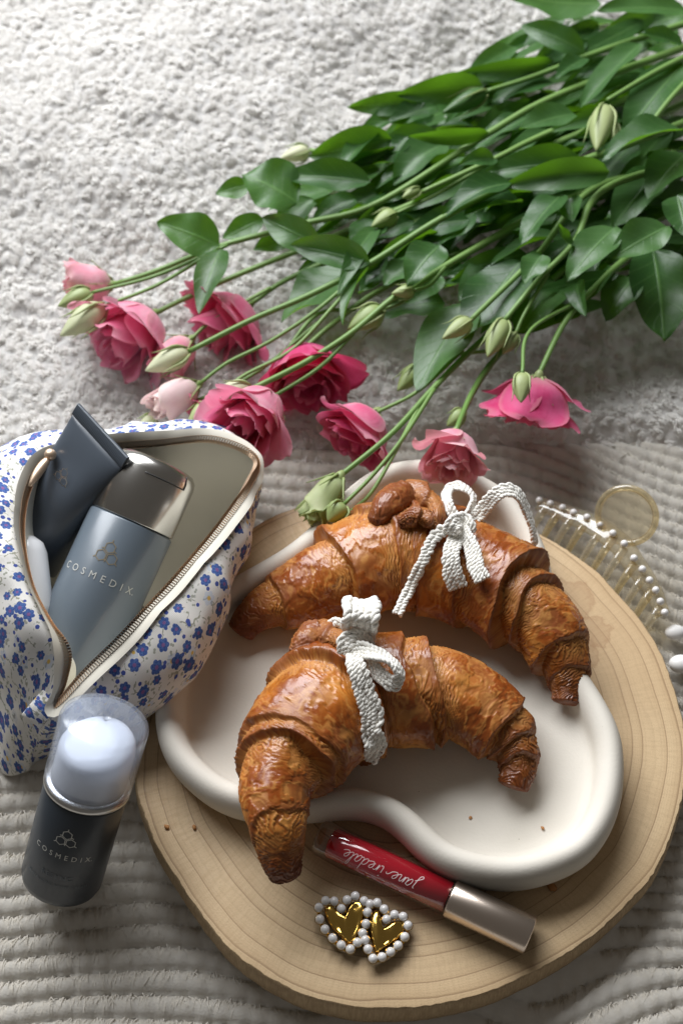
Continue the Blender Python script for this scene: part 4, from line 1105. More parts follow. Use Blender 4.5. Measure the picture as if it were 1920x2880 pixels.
for i in range(nt):
    c_ = zr[i] + dz[i] * 0.0006; b_ = len(Vt)
    a_, o_, u_ = Tz[i] * 0.00056, dz[i] * 0.0022, ouz[i] * 0.0020
    for (x_, y_, z_) in ((-1, -1, -.8), (1, -1, -.8), (1, 1, -.8), (-1, 1, -.8), (-.75, -.75, .6), (.75, -.75, .6), (.75, .75, .6), (-.75, .75, .6), (-.4, 0, 1), (.4, 0, 1)):
        Vt.append(c_ + a_ * x_ + o_ * y_ + u_ * z_)
    Ft += [tuple(b_ + k for k in f) for f in ((0, 1, 5, 4), (1, 2, 6, 5), (2, 3, 7, 6), (3, 0, 4, 7), (4, 5, 9, 8), (6, 7, 8, 9), (5, 6, 9), (7, 4, 8))]
zt_ = mesh('zip_teeth', np.array(Vt), Ft, M_ZIP, pouch, smooth=False, fix=False); zt_['kind'] = 'stuff'
# slider and pull at the far end of the zip
q = P(140, 1286, .112)
pth = crom(np.array([q, P(112, 1322, .112), P(84, 1368, .111)]), 10)
V, F = tube(pth, [0.0012, 0.002, 0.0026, 0.0028, 0.0028, 0.0028, 0.0026, 0.0022, 0.0016, 0.0008], 8); mesh('zip_pull', V, F, M_ZIP, pouch)
V, F = sphere(q + [0.0005, 0.001, 0.001], 0.0034, 14, 10); mesh('zip_slider', V, F, M_ZIP, pouch)
# folded fabric tab at the near end of the zip
a0, a1 = P(150, 1955, .070), P(88, 2030, .064)
ax_ = unit(a1 - a0); sd_ = unit(np.cross(ax_, CAM - a0)); up_ = np.cross(sd_, ax_)
mb = []
for k in range(10):
    c_ = a0 + (a1 - a0) * k / 9 + up_ * (0.004 * math.sin(math.pi * k / 9))
    mb.append([c_ + sd_ * (0.0062 * math.cos(an_)) + up_ * (0.0026 * math.sin(an_)) for an_ in np.linspace(0, 2 * np.pi, 12, endpoint=False)])
V = np.array(mb).reshape(-1, 3)
tabuv = np.column_stack([np.repeat(np.linspace(0, .022, 10), 12) + .31, np.tile(np.linspace(0, .02, 12), 10) + .05])
mesh('fabric_tab', V, [tuple(f) for f in gridf(10, 12, False, True)] + [tuple(range(12)), tuple(range(108, 120))[::-1]], M_FAB, pouch, uv=tabuv)

# ---------------------------------------------------------------- what it holds
M_BLUEGREY = mat('blue_grey_bottle', (0.118, 0.145, 0.172), 0.34, Coat_Weight=0.35, Coat_Roughness=0.2)
M_TUBE = mat('grey_tube', (0.082, 0.098, 0.120), 0.34, Coat_Weight=0.2)
M_CHROME = mat('brushed_cap', (0.60, 0.58, 0.545), 0.24, 1.0)
M_PRINTK = mat('dark_print', (0.045, 0.045, 0.05), 0.4)
c1 = P(436, 1328, .101); c0 = P(372, 1468, .088)
axb = unit(c1 - c0)
Lk = np.linalg.norm(c1 - c0)
bt = thing('cosmetic_bottle', 'blue grey cosmetic bottle with brushed silver cap lying in the pouch', 'bottle', c0 - axb * 0.105)
cb2 = Cyl(c0 - axb * 0.105, axb, np.array([0.25, -0.45, 0.85])); rb2 = 0.0243
V, F = cb2.lathe([(rb2 - 0.004, 0), (rb2 - 0.001, 0.001), (rb2, 0.004), (rb2, 0.1035), (rb2 - 0.0008, 0.1044)]); mesh('body', V, F, M_BLUEGREY, bt)
V, F = cb2.lathe([(rb2 - 0.002, 0.1046), (rb2 - 0.0005, 0.1050), (rb2 - 0.0002, 0.1056), (rb2 - 0.0003, 0.1340), (rb2 - 0.0012, 0.1378), (rb2 - 0.0035, 0.1405), (rb2 - 0.007, 0.1415), (0.004, 0.1418)]); capo = mesh('cap', V, F, M_CHROME, bt)
# flip lid: a raised plate with its parting line
M_SEAM = mat('dark_seam', (0.03, 0.03, 0.03), 0.5)
an_ = np.linspace(R(-14), R(46), 24)
pth = [cb2.put(np.array([[0, 0]]), rb2, 0.1318, p_)[0] + 0 for p_ in an_]
V, F = tube(np.array(pth), 0.00035, 6); mesh('lid_seam', V, F, M_SEAM, capo)
pth = [cb2.put(np.array([[0, 0]]), rb2 + (0 if h_ < .1345 else -(h_ - .1345) * .35), h_, R(46))[0] for h_ in np.linspace(.1318, .1392, 8)]
V, F = tube(np.array(pth), 0.00035, 6); mesh('lid_seam', V, F, M_SEAM, capo)
V2, F = text2d('C O S M E D I X.', 0.0056, 1.15); prnt(cb2, V2, F, rb2 + 0.0002, 0.070, R(-14), M_PRINT, bt)
V2, F = strokes2d(hexlogo(0.0062), 0.0005); prnt(cb2, V2, F, rb2 + 0.0002, 0.0835, R(-14), mat('bronze_print', (0.30, 0.24, 0.15), 0.4), bt, 'logo')
# squeeze tube
k1 = P(292, 1210, .128); k0 = at_dist(k1, 70, 1575, 0.100, True)
axt = unit(k0 - k1)
w1 = P(213, 1148, .128); w2 = P(371, 1272, .128); sdv = unit((w2 - w1) - axt * ((w2 - w1) @ axt)); hwid = 0.5 * np.linalg.norm(w2 - w1) * 0.98
nrmv = np.cross(sdv, axt); nrmv *= np.sign(nrmv @ (CAM - k1))
tu = thing('squeeze_tube', 'dark grey squeeze tube with flat crimped end standing out of the pouch', 'tube', k0)
ang_ = np.linspace(0, 2 * np.pi, 56, endpoint=False)
rings = []
for s_ in np.linspace(0.007, 0.100, 30):
    f_ = np.clip((s_ - 0.007) / 0.070, 0, 1); f_ = f_ ** 0.8
    wd_ = hwid * (1 - f_) + 0.0205 * f_; th_ = 0.0009 * (1 - f_) + 0.0195 * f_
    sq = np.sign(np.cos(ang_)) * np.abs(np.cos(ang_)) ** (0.75 + 0.25 * f_)
    dent = 1 - 0.22 * np.exp(-((s_ - 0.03) / 0.014) ** 2) * np.exp(-((ang_ - 1.9) / 0.5) ** 2)
    rings.append(k1 + axt * s_ + sdv * (wd_ * sq)[:, None] + nrmv * (th_ * np.sin(ang_) * dent)[:, None])
V = np.vstack(rings); F = [tuple(f) for f in gridf(30, 56, False, True)] + [tuple(range(56)), tuple(range(29 * 56, 30 * 56))[::-1]]
mesh('body', V, F, M_TUBE, tu)
mb = MB(); nc = 44                                           # crimp with its fine ribs
xs_ = np.linspace(-1, 1, nc * 4); hh = 0.0010 + 0.00035 * np.abs(np.sin(np.linspace(0, np.pi * nc, nc * 4)))
rows_ = []
for (sx_, m_) in ((0.0072, 1), (0.0068, 1.05), (0.0006, 1.05), (0.0, 0.6)):
    rows_.append(k1 + axt * sx_ + sdv * (xs_ * hwid * 1.005)[:, None] + nrmv * (hh * m_)[:, None])
for (sx_, m_) in ((0.0, 0.6), (0.0006, 1.05), (0.0068, 1.05), (0.0072, 1)):
    rows_.append(k1 + axt * sx_ + sdv * (xs_ * hwid * 1.005)[:, None] - nrmv * (hh * m_)[:, None])
V = np.vstack(rows_); n_ = len(xs_)
F = [tuple(f) for f in gridf(8, n_, True, False)] + [tuple(k * n_ for k in range(8)), tuple(k * n_ + n_ - 1 for k in range(8))[::-1]]
mesh('crimp', V, F, M_TUBE, tu)
V2, F = strokes2d(hexlogo(0.0050), 0.0005)
f_ = np.clip((0.034 - 0.007) / 0.07, 0, 1) ** 0.8
lo = k1 + axt * 0.034 + nrmv * (0.0009 * (1 - f_) + 0.0195 * f_ + 0.0006) + sdv * -0.001
Vw = lo + sdv * V2[:, :1] - axt * V2[:, 1:2]
M_HOLO = mat('foil_print', (0.75, 0.74, 0.72), 0.2, 0.9)
Vw = Vw - nrmv * (np.linalg.norm(V2, axis=1) ** 2 * 12)[:, None]
mesh('logo', Vw, F, M_HOLO, tu, smooth=False)
# white rounded pot peeping out by the zip
q0 = P(92, 1725, .074); qa = unit(P(74, 1560, .086) - q0)
V, F = lathe([(0.009, 0), (0.0108, 0.002), (0.0115, 0.006), (0.0115, 0.036), (0.0100, 0.042), (0.006, 0.046), (0.001, 0.047)], q0 - qa * 0.004, qa, 40)
tag(mesh('white_pot', V, F, M_WHITEP, None), 'white rounded cosmetic pot half hidden behind the zip inside the pouch', 'pot')
# ================================================================ lisianthus
def veg(name, c0, c1, rough, trans_col, trans, vein=None):
    m = mat(name, c0, rough); t = NT(m)
    inf = t.n('ShaderNodeObjectInfo').outputs['Random']
    n = t.noise(t.geo(), 60, 3.0, 0.5)
    c = t.mix(t.math('ADD', t.math('MULTIPLY', inf, 0.85), t.math('MULTIPLY', n, 0.3), clamp=True), c0, c1)
    if vein:
        sx = t.n('ShaderNodeSeparateXYZ'); t.l(t.uv(), sx.inputs[0])
        au = t.math('ABSOLUTE', sx.outputs[0])
        mid = t.ss(au, 0.075, 0.02)
        lat = t.math('FRACT', t.math('ADD', t.math('MULTIPLY', sx.outputs[1], 7.0), t.math('MULTIPLY', au, -1.6)))
        latm = t.math('MULTIPLY', t.math('MULTIPLY', t.ss(lat, 0.90, 0.96), t.ss(lat, 1.0, 0.965)), 0.35)
        c = t.mix(t.math('MAXIMUM', t.math('MULTIPLY', mid, 0.6), latm), c, vein)
        t.bump(t.math('SUBTRACT', t.math('MULTIPLY', t.noise(t.geo(), 220, 3.0), 0.6), t.math('MAXIMUM', mid, latm)), 0.35, 0.0008)
    t.set('Base Color', c); t.b.inputs['Specular IOR Level'].default_value = 0.48
    tr = t.n('ShaderNodeBsdfTranslucent'); tr.inputs['Color'].default_value = (*trans_col, 1)
    mx = t.n('ShaderNodeMixShader'); mx.inputs[0].default_value = trans
    outn = t.t.nodes['Material Output']
    t.l(t.b.outputs[0], mx.inputs[1]); t.l(tr.outputs[0], mx.inputs[2]); t.l(mx.outputs[0], outn.inputs['Surface'])
    return m
M_LEAF = veg('leaf', (0.017, 0.062, 0.013), (0.062, 0.142, 0.040), 0.37, (0.20, 0.48, 0.015), 0.24, (0.13, 0.25, 0.08))
M_STEM = veg('stem', (0.13, 0.245, 0.055), (0.19, 0.31, 0.085), 0.45, (0.2, 0.4, 0.06), 0.08)
M_BUD = veg('bud', (0.27, 0.36, 0.12), (0.40, 0.46, 0.21), 0.45, (0.4, 0.55, 0.15), 0.2)
M_BUDW = veg('pale_bud', (0.52, 0.56, 0.33), (0.66, 0.66, 0.45), 0.5, (0.6, 0.65, 0.35), 0.25)
def petal_mat(name, cin, cout, cbase, tcol, trans=0.35):
    m = mat(name, cin, 0.55); t = NT(m)
    sx = t.n('ShaderNodeSeparateXYZ'); t.l(t.uv(), sx.inputs[0])
    n = t.noise(t.geo(), 80, 3.0, 0.5)
    c = t.mix(t.ss(n, 0.3, 0.7), cin, cout)
    c = t.mix(t.ss(sx.outputs[1], 0.40, 0.02), c, cbase)
    st = t.n('ShaderNodeCombineXYZ'); t.l(t.math('MULTIPLY', sx.outputs[0], 16), st.inputs[0]); t.l(t.math('MULTIPLY', sx.outputs[1], 1.5), st.inputs[1])
    stn = t.noise(st.outputs[0], 1.0, 3.0, 0.6)
    c = t.mix(t.math('MULTIPLY', t.ss(stn, 0.45, 0.75), 0.30), c, cout)
    c = t.mix(t.math('MULTIPLY', t.math('MAXIMUM', t.ss(sx.outputs[1], 0.86, 1.0), t.ss(t.math('ABSOLUTE', sx.outputs[0]), 0.78, 1.0)), 0.45), c, cbase)
    t.set('Base Color', c); t.bump(stn, 0.3, 0.0009)
    t.b.inputs['Sheen Weight'].default_value = 0.25; t.b.inputs['Specular IOR Level'].default_value = 0.25
    tr = t.n('ShaderNodeBsdfTranslucent'); tr.inputs['Color'].default_value = (*tcol, 1)
    mx = t.n('ShaderNodeMixShader'); mx.inputs[0].default_value = trans
    t.l(t.b.outputs[0], mx.inputs[1]); t.l(tr.outputs[0], mx.inputs[2]); t.l(mx.outputs[0], t.t.nodes['Material Output'].inputs['Surface'])
    return m
PM = {'mid': petal_mat('petal_pink', (0.76, 0.125, 0.275), (0.83, 0.27, 0.42), (0.82, 0.53, 0.54), (0.88, 0.17, 0.34)),
      'soft': petal_mat('petal_soft_pink', (0.81, 0.245, 0.385), (0.87, 0.43, 0.54), (0.84, 0.62, 0.60), (0.90, 0.28, 0.43)),
      'light': petal_mat('petal_light_pink', (0.82, 0.34, 0.44), (0.87, 0.52, 0.59), (0.82, 0.66, 0.58), (0.9, 0.35, 0.42)),
      'pale': petal_mat('petal_pale', (0.82, 0.60, 0.61), (0.86, 0.74, 0.72), (0.78, 0.74, 0.58), (0.9, 0.6, 0.6)),
      'deep': petal_mat('petal_magenta', (0.62, 0.034, 0.165), (0.73, 0.11, 0.28), (0.66, 0.30, 0.34), (0.75, 0.06, 0.17)),
      'green': petal_mat('petal_green', (0.45, 0.52, 0.24), (0.60, 0.64, 0.38), (0.30, 0.42, 0.14), (0.5, 0.6, 0.25))}
def basis(a):
    a = unit(a); r_ = np.array([0, 0, 1.0]) if abs(a[2]) < 0.9 else np.array([1.0, 0, 0])
    e1 = unit(r_ - a * (r_ @ a)); return a, e1, np.cross(a, e1)
def petal(c, a, e1, e2, az, Lp, Rm, open_, wid, r_, nu_=11, nv_=13):
    """a broad rounded petal of a cupped bloom; open_ bends its upper half outward"""
    u = np.linspace(-1, 1, nu_)[None, :]; v = np.sin(np.linspace(0, np.pi / 2, nv_))[:, None]
    bend = open_ * 1.25
    # walk up the petal: it leaves the calyx, bellies out, then stands up or rolls back
    vs_ = np.linspace(0, 1, 60); slope = 1.0 - 1.15 * sstep(0.08, 0.55, vs_) * (1 - 0.5 * open_) + bend * sstep(0.55, 1.0, vs_) + 0.35 * open_
    dr_ = np.sin(np.clip(slope, -0.4, 1.9)); dh_ = np.cos(np.clip(slope, -0.4, 1.9))
    rad = np.interp(v, vs_, np.concatenate([[0], np.cumsum(dr_[1:] / 59)])); hgt = np.interp(v, vs_, np.concatenate([[0], np.cumsum(dh_[1:] / 59)]))
    k = Lp * 1.08
    rad = rad * k * (Rm / (Lp * 0.62)) ** 0.7 + 0.0012; hgt = hgt * k
    shape = np.where(v < 0.62, sstep(-0.25, 0.60, v) ** 0.9, np.sqrt(np.clip(1 - ((v - 0.62) / 0.395) ** 2.6, 0, 1)))
    half = wid * Rm * shape
    p0, p1 = r_.uniform(0, 6, 2)
    ph = az + np.clip(u * half / np.maximum(rad, 0.22 * Rm), -1.5, 1.5)
    ruf = (v ** 4) * (0.050 * np.sin(u * 2.6 + p0) + 0.028 * np.sin(u * 6.5 + p1)) * Lp
    rr_ = rad * (1 + 0.06 * np.sin(v * 5 + p1) * (1 - u ** 2)) + (v ** 4) * 0.07 * Rm * np.sin(u * 4.2 + p1) + 0.05 * Rm * u ** 2 * v
    V = c + a * (hgt + ruf)[..., None] + rr_[..., None] * (np.cos(ph)[..., None] * e1 + np.sin(ph)[..., None] * e2)
    uv = np.stack([np.broadcast_to(u, (nv_, nu_)), np.broadcast_to(v, (nv_, nu_))], -1)
    return V.reshape(-1, 3), uv.reshape(-1, 2)
PF = gridf(13, 11)
def bloom(parent, calyx, mouth, Rm, kind, openness, seed, inner=None):
    r_ = np.random.default_rng(seed)
    a, e1, e2 = basis(mouth - calyx); Lp = np.linalg.norm(mouth - calyx)
    fl_ = None
    layers = [(5, openness, 1.0, 0.82), (5, openness * 0.66, 0.86, 0.80), (5, openness * 0.36, 0.68, 0.85), (4, openness * 0.1, 0.46, 0.95)]
    if openness < 0.25: layers = [(4, openness, 1.0, 0.95), (3, 0.0, 0.72, 0.95)]
    root_ = None
    for li, (n_, op, rs, wd) in enumerate(layers):
        off = r_.uniform(0, 6)
        for k in range(n_):
            V, uv = petal(calyx + a * 0.001 * li, a, e1, e2, off + 2 * np.pi * k / n_ + r_.normal(0, 0.1), Lp * r_.uniform(0.92, 1.06) * (1.0 - 0.03 * li), Rm * rs * r_.uniform(0.92, 1.08), np.clip(op + r_.normal(0, 0.10), 0, 1.2), wd, r_)
            m_ = PM[(inner or kind) if li >= 1 else kind]
            if root_ is None:
                root_ = mesh('bloom', V, PF, m_, parent, uv=uv)
            else: mesh('petal', V, PF, m_, root_, uv=uv)
    # calyx cup and narrow sepals
    V, F = lathe([(0.0012, -0.002), (0.0026, 0.0), (0.0036, 0.003), (0.0038, 0.006), (0.0030, 0.008)], calyx - a * 0.002, a, 12, e1); cal = mesh('calyx', V, F, M_BUD, root_)
    for k in range(5):
        ph = 2 * np.pi * k / 5 + seed; d_ = math.cos(ph) * e1 + math.sin(ph) * e2
        pth = np.array([calyx + d_ * 0.0035, calyx + a * 0.007 + d_ * (0.0075 + Rm * 0.12), calyx + a * 0.014 + d_ * (0.011 + Rm * 0.30)])
        V, F = tube(crom(pth, 7), np.linspace(0.0009, 0.0002, 7), 5); mesh('sepal', V, F, M_BUD, root_)
    return root_
def bud(parent, b, tp, hw, m_, seed):
    a, e1, e2 = basis(tp - b); L = np.linalg.norm(tp - b); r_ = np.random.default_rng(seed)
    nv_, nu_ = 18, 20; V = []
    for i in range(nv_):
        v = i / (nv_ - 1)
        rad = hw * max(0.05, (math.sin(math.pi * min(1, v ** 0.72 * 1.0)) ** 0.75) * (1 - 0.25 * v)) if v < 1 else hw * 0.05
        for j in range(nu_):
            ph = 2 * np.pi * j / nu_ + 1.6 * v
            f_ = 1 + 0.13 * abs(math.sin(2.5 * ph)) * (0.3 + v)
            V.append(b + a * (L * v) + rad * f_ * (math.cos(ph) * e1 + math.sin(ph) * e2))
    F = [tuple(f) for f in gridf(nv_, nu_, False, True)] + [tuple(range(nu_)), tuple(range((nv_ - 1) * nu_, nv_ * nu_))[::-1]]
    o = mesh('bud', np.array(V), F, m_, parent)
    for k in range(4):
        ph = 2 * np.pi * k / 4 + seed; d_ = math.cos(ph) * e1 + math.sin(ph) * e2
        pth = crom(np.array([b + d_ * hw * 0.4, b + a * L * 0.25 + d_ * hw * 1.05, b + a * L * 0.55 + d_ * hw * 1.12, b + a * L * 0.78 + d_ * hw * (1.1 + 0.3 * r_.random())]), 8)
        V, F = tube(pth, np.array([.6, 1, 1, .9, .7, .5, .3, .1]) * max(0.0008, hw * 0.14), 5); mesh('sepal', V, F, M_BUD, o)
    return o
def leaf(parent, b, tp, hw, nrm, sag, fold, seed, curl_=0.0):
    r_ = np.random.default_rng(seed)
    nv_, nu_ = 17, 9
    d = tp - b; L = np.linalg.norm(d); d = d / L
    s_ = unit(np.cross(d, nrm)); n_ = np.cross(s_, d)
    v = np.linspace(0, 1, nv_)[:, None]; u = np.linspace(-1, 1, nu_)[None, :]
    w_ = hw * (np.sin(np.pi * v ** 0.82) ** 0.72 * (1 - 0.18 * v)) + hw * 0.03 * (1 - v)
    arch = sag * L * np.sin(np.pi * v) + curl_ * L * v ** 3
    wave = 0.10 * hw * np.sin(v * 9 + r_.uniform(0, 6)) * u * np.abs(u) + 0.06 * hw * np.sin(v * 15 + r_.uniform(0, 6)) * np.abs(u)
    tw = r_.normal(0, 0.25) * v
    x = u * w_
    zz_ = fold * np.abs(u) ** 1.5 * w_ + arch + wave
    V = b + d * (L * v + 0 * u)[..., None] + s_ * (x * np.cos(tw))[..., None] + n_ * (zz_ + x * np.sin(tw))[..., None]
    uv = np.stack([np.broadcast_to(u, (nv_, nu_)), np.broadcast_to(v, (nv_, nu_))], -1)
    return mesh('leaf', V.reshape(-1, 3), gridf(nv_, nu_), M_LEAF, parent, uv=uv.reshape(-1, 2))
FZ = 0.012
def stempath(pts, n=40): return crom(PP([(x, y, z + FZ) for x, y, z in pts]), n)
STEMS = []
def stem(label, path, r0=0.0031, r1=0.0017):
    q = stempath(path, 50)
    e = thing('lisianthus_stem', label, 'flower stem', q[len(q) // 2], 'cut lisianthus stems')
    V, F = tube(q, np.linspace(r0, r1, 50), 8); mesh('stalk', V, F, M_STEM, e)
    STEMS.append((e, q)); return e
def branch(e, path, r0=0.0014, r1=0.0012):
    q = stempath(path, 24); V, F = tube(q, np.linspace(r0, r1, 24), 7); mesh('branch', V, F, M_STEM, e); STEMS.append((e, q))
    return q[-1]
def PX(x, y, z): return P(x, y, z + FZ)
def budpx(e, b, tp, z, hwpx, m_=None, seed=1, dz=0.0):
    B0, T0 = PX(*b, z), PX(*tp, z + dz); return bud(e, B0, T0, hwpx * 1.14 * mpp(*b, z), m_ or M_BUD, seed)
def fl_px(e, cal, mo, zc, zm, rpx, kind, op, seed, inner=None):
    return bloom(e, PX(*cal, zc), PX(*mo, zm), rpx * 1.12 * mpp(*cal, zc), kind, op, seed, inner)

e = stem('stem with two slim green buds reaching past a light pink bloom', [(2040, 90, .05), (1580, 263, .06), (1376, 373, .06), (1064, 570, .055), (850, 630, .05), (617, 693, .045), (440, 762, .036), (320, 800, .03)])
fl_px(e, (318, 800), (185, 795), .028, .030, 68, 'light', 0.30, 3)
branch(e, [(640, 690, .046), (440, 775, .042), (259, 823, .040)]); budpx(e, (259, 823), (164, 861), .040, 26, M_BUD, 2)
branch(e, [(617, 697, .046), (450, 798, .044), (294, 861, .044)]); budpx(e, (294, 861), (170, 945), .044, 33, M_BUDW, 3)
e = stem('stem ending in the large pink bloom behind the two slim buds', [(2040, 200, .04), (1500, 430, .04), (1000, 640, .04), (700, 760, .035), (520, 840, .03), (432, 884, .028)])
fl_px(e, (432, 882), (300, 1010), .026, .024, 110, 'soft', 0.60, 5, 'mid')
e = stem('stem with a shaded pink bloom and a pale half open one under the other stems', [(2040, 240, .03), (1500, 480, .03), (1000, 700, .03), (800, 790, .026), (700, 860, .022)])
fl_px(e, (700, 862), (575, 965), .018, .014, 118, 'mid', 0.75, 7)
branch(e, [(760, 810, .028), (600, 900, .028), (537, 955, .026)]); fl_px(e, (537, 955), (440, 1050), .022, .018, 72, 'light', 0.22, 8)
e = stem('long pale stem ending in a cream bud above a white pink half open flower', [(2040, 300, .07), (1700, 430, .075), (1435, 520, .075), (1235, 618, .07), (1040, 741, .062), (870, 830, .056), (706, 900, .050), (530, 989, .046)])
budpx(e, (530, 989), (409, 1043), .046, 30, M_BUDW, 5)
branch(e, [(1034, 745, .062), (900, 865, .055), (760, 960, .048), (640, 1020, .042), (557, 1083, .036)]); fl_px(e, (555, 1083), (425, 1148), .034, .036, 62, 'pale', 0.12, 9)
branch(e, [(1030, 752, .060), (930, 870, .054), (820, 985, .046), (680, 1060, .040), (592, 1136, .036)]); budpx(e, (592, 1136), (528, 1192), .036, 22, M_BUD, 6)
branch(e, [(900, 905, .046), (700, 1060, .034), (438, 1172, .026)]); budpx(e, (440, 1172), (385, 1210), .024, 18, M_BUDW, 7)
e = stem('stem with a slim bud and the big pink bloom touching the zip pouch', [(2040, 420, .05), (1600, 560, .055), (1300, 720, .06), (1164, 806, .064), (1100, 842, .064), (993, 932, .060), (865, 1015, .062), (709, 1094, .066)])
budpx(e, (709, 1094), (605, 1102), .066, 27, M_BUDW, 8)
branch(e, [(993, 938, .058), (897, 1034, .058), (765, 1118, .058)]); fl_px(e, (765, 1118), (650, 1232), .054, .066, 90, 'soft', 0.60, 11, 'mid')
branch(e, [(1250, 752, .062), (1210, 800, .066), (1164, 817, .068)]); budpx(e, (1164, 817), (1100, 826), .068, 17, M_BUD, 9)
branch(e, [(1180, 800, .062), (1130, 850, .06), (1076, 870, .058)]); budpx(e, (1076, 872), (978, 925), .056, 30, M_BUD, 10)
e = stem('stem carrying the deep magenta blooms lying low beside the plate', [(2040, 360, .03), (1500, 620, .03), (1100, 800, .03), (950, 900, .03), (850, 985, .03)])
fl_px(e, (852, 985), (872, 1120), .028, .026, 118, 'deep', 0.48, 13)
branch(e, [(1000, 870, .03), (880, 893, .034), (745, 1072, .028), (625, 1150, .020)]); fl_px(e, (630, 1148), (560, 1215), .018, .012, 80, 'deep', 0.5, 14)
e = stem('stem ending in a single yellow green bud over a broad leaf', [(2040, 480, .05), (1689, 520, .06), (1505, 722, .064), (1323, 900, .064)])
budpx(e, (1323, 900), (1243, 953), .064, 22, M_BUD, 12)
e = stem('stem with a pair of pointed green buds side by side', [(2040, 430, .06), (1707, 527, .07), (1615, 680, .072), (1519, 780, .070), (1417, 902, .066)])
budpx(e, (1417, 902), (1370, 1004), .066, 27, M_BUD, 13)
branch(e, [(1540, 770, .068), (1475, 880, .064), (1449, 938, .060)]); budpx(e, (1449, 938), (1413, 995), .060, 19, M_BUD, 14)
e = stem('stem with the widest pink bloom hanging open over the fleece', [(2040, 600, .04), (1800, 700, .045), (1660, 820, .05), (1585, 910, .052), (1515, 1052, .052)])
fl_px(e, (1514, 1058), (1486, 1200), .052, .028, 136, 'deep', 0.60, 17, 'mid')
branch(e, [(1640, 840, .052), (1490, 930, .064), (1467, 1052, .074)]); budpx(e, (1467, 1052), (1464, 1132), .074, 24, M_BUD, 15)
e = stem('stem bending to a ruffled green bud beside the rear croissant', [(2040, 540, .03), (1700, 680, .03), (1500, 830, .035), (1330, 980, .04), (1220, 1090, .046), (1100, 1220, .052), (951, 1343, .052)])
fl_px(e, (955, 1340), (868, 1470), .052, .042, 52, 'green', 0.28, 19)
branch(e, [(1300, 985, .042), (1176, 1099, .040), (1059, 1160, .038)]); fl_px(e, (1057, 1160), (965, 1262), .036, .030, 116, 'mid', 0.50, 15, 'deep')
branch(e, [(1220, 1095, .048), (1130, 1235, .056), (1040, 1345, .058), (965, 1420, .056)]); budpx(e, (965, 1420), (922, 1466), .056, 29, M_BUD, 16)
branch(e, [(1180, 1140, .048), (1100, 1290, .056), (1040, 1390, .054), (985, 1440, .048)]); budpx(e, (985, 1440), (950, 1480), .046, 24, M_BUD, 17)
e = stem('stem with a light pink bloom resting at the back rim of the plate', [(2040, 570, .02), (1600, 800, .025), (1400, 1000, .03), (1330, 1100, .04), (1280, 1215, .062)])
fl_px(e, (1280, 1218), (1262, 1340), .060, .058, 78, 'light', 0.50, 21)
branch(e, [(1400, 1000, .03), (1340, 1090, .034), (1305, 1158, .036)]); budpx(e, (1305, 1158), (1256, 1198), .036, 20, M_BUD, 18)
branch(e, [(1400, 985, .032), (1260, 1000, .03), (1182, 1029, .03)]); budpx(e, (1182, 1029), (1117, 1099), .030, 25, M_BUD, 19)
e = stem('upper stem with a closed grey green bud against the fleece', [(2040, 30, .05), (1700, 140, .055), (1500, 215, .055), (1365, 258, .055)])
budpx(e, (1365, 258), (1243, 318), .056, 24, M_LEAF, 20)
e = stem('outermost stem with a small pale bud by the white fleece', [(2040, 150, .03), (1600, 300, .035), (1250, 420, .035), (1000, 432, .032), (870, 423, .030)])
budpx(e, (870, 423), (788, 446), .030, 21, M_BUDW, 21)
e = stem('stem with small paired buds crossing the middle of the leaves', [(2040, 160, .05), (1542, 373, .06), (1390, 447, .064), (1187, 540, .062)])
budpx(e, (1180, 533), (1130, 556), .062, 15, M_BUD, 22)
branch(e, [(1390, 450, .06), (1240, 540, .058), (1113, 600, .056)]); budpx(e, (1113, 600), (1044, 638), .056, 22, M_BUD, 23)
e = stem('thick upper stem ending in a cluster of green buds', [(2040, 110, .075), (1866, 190, .08), (1707, 282, .08)])
budpx(e, (1700, 300), (1676, 424), .080, 30, M_BUD, 24); budpx(e, (1712, 330), (1730, 405), .076, 18, M_BUD, 25)
e = stem('short thick stem lying over the broad leaves at the cut end', [(2040, 130, .08), (1903, 257, .085), (1805, 380, .08)])

# ---------------------------------------------------------------- leaves
SA = [(i, q) for i, (_, q) in enumerate(STEMS)]
allq = np.vstack([q for _, q in STEMS]); own = np.concatenate([[i] * len(q) for i, (_, q) in enumerate(STEMS)])
def nearest(p):
    k = np.argmin(np.linalg.norm(allq - p, axis=1)); return STEMS[own[k]][0]
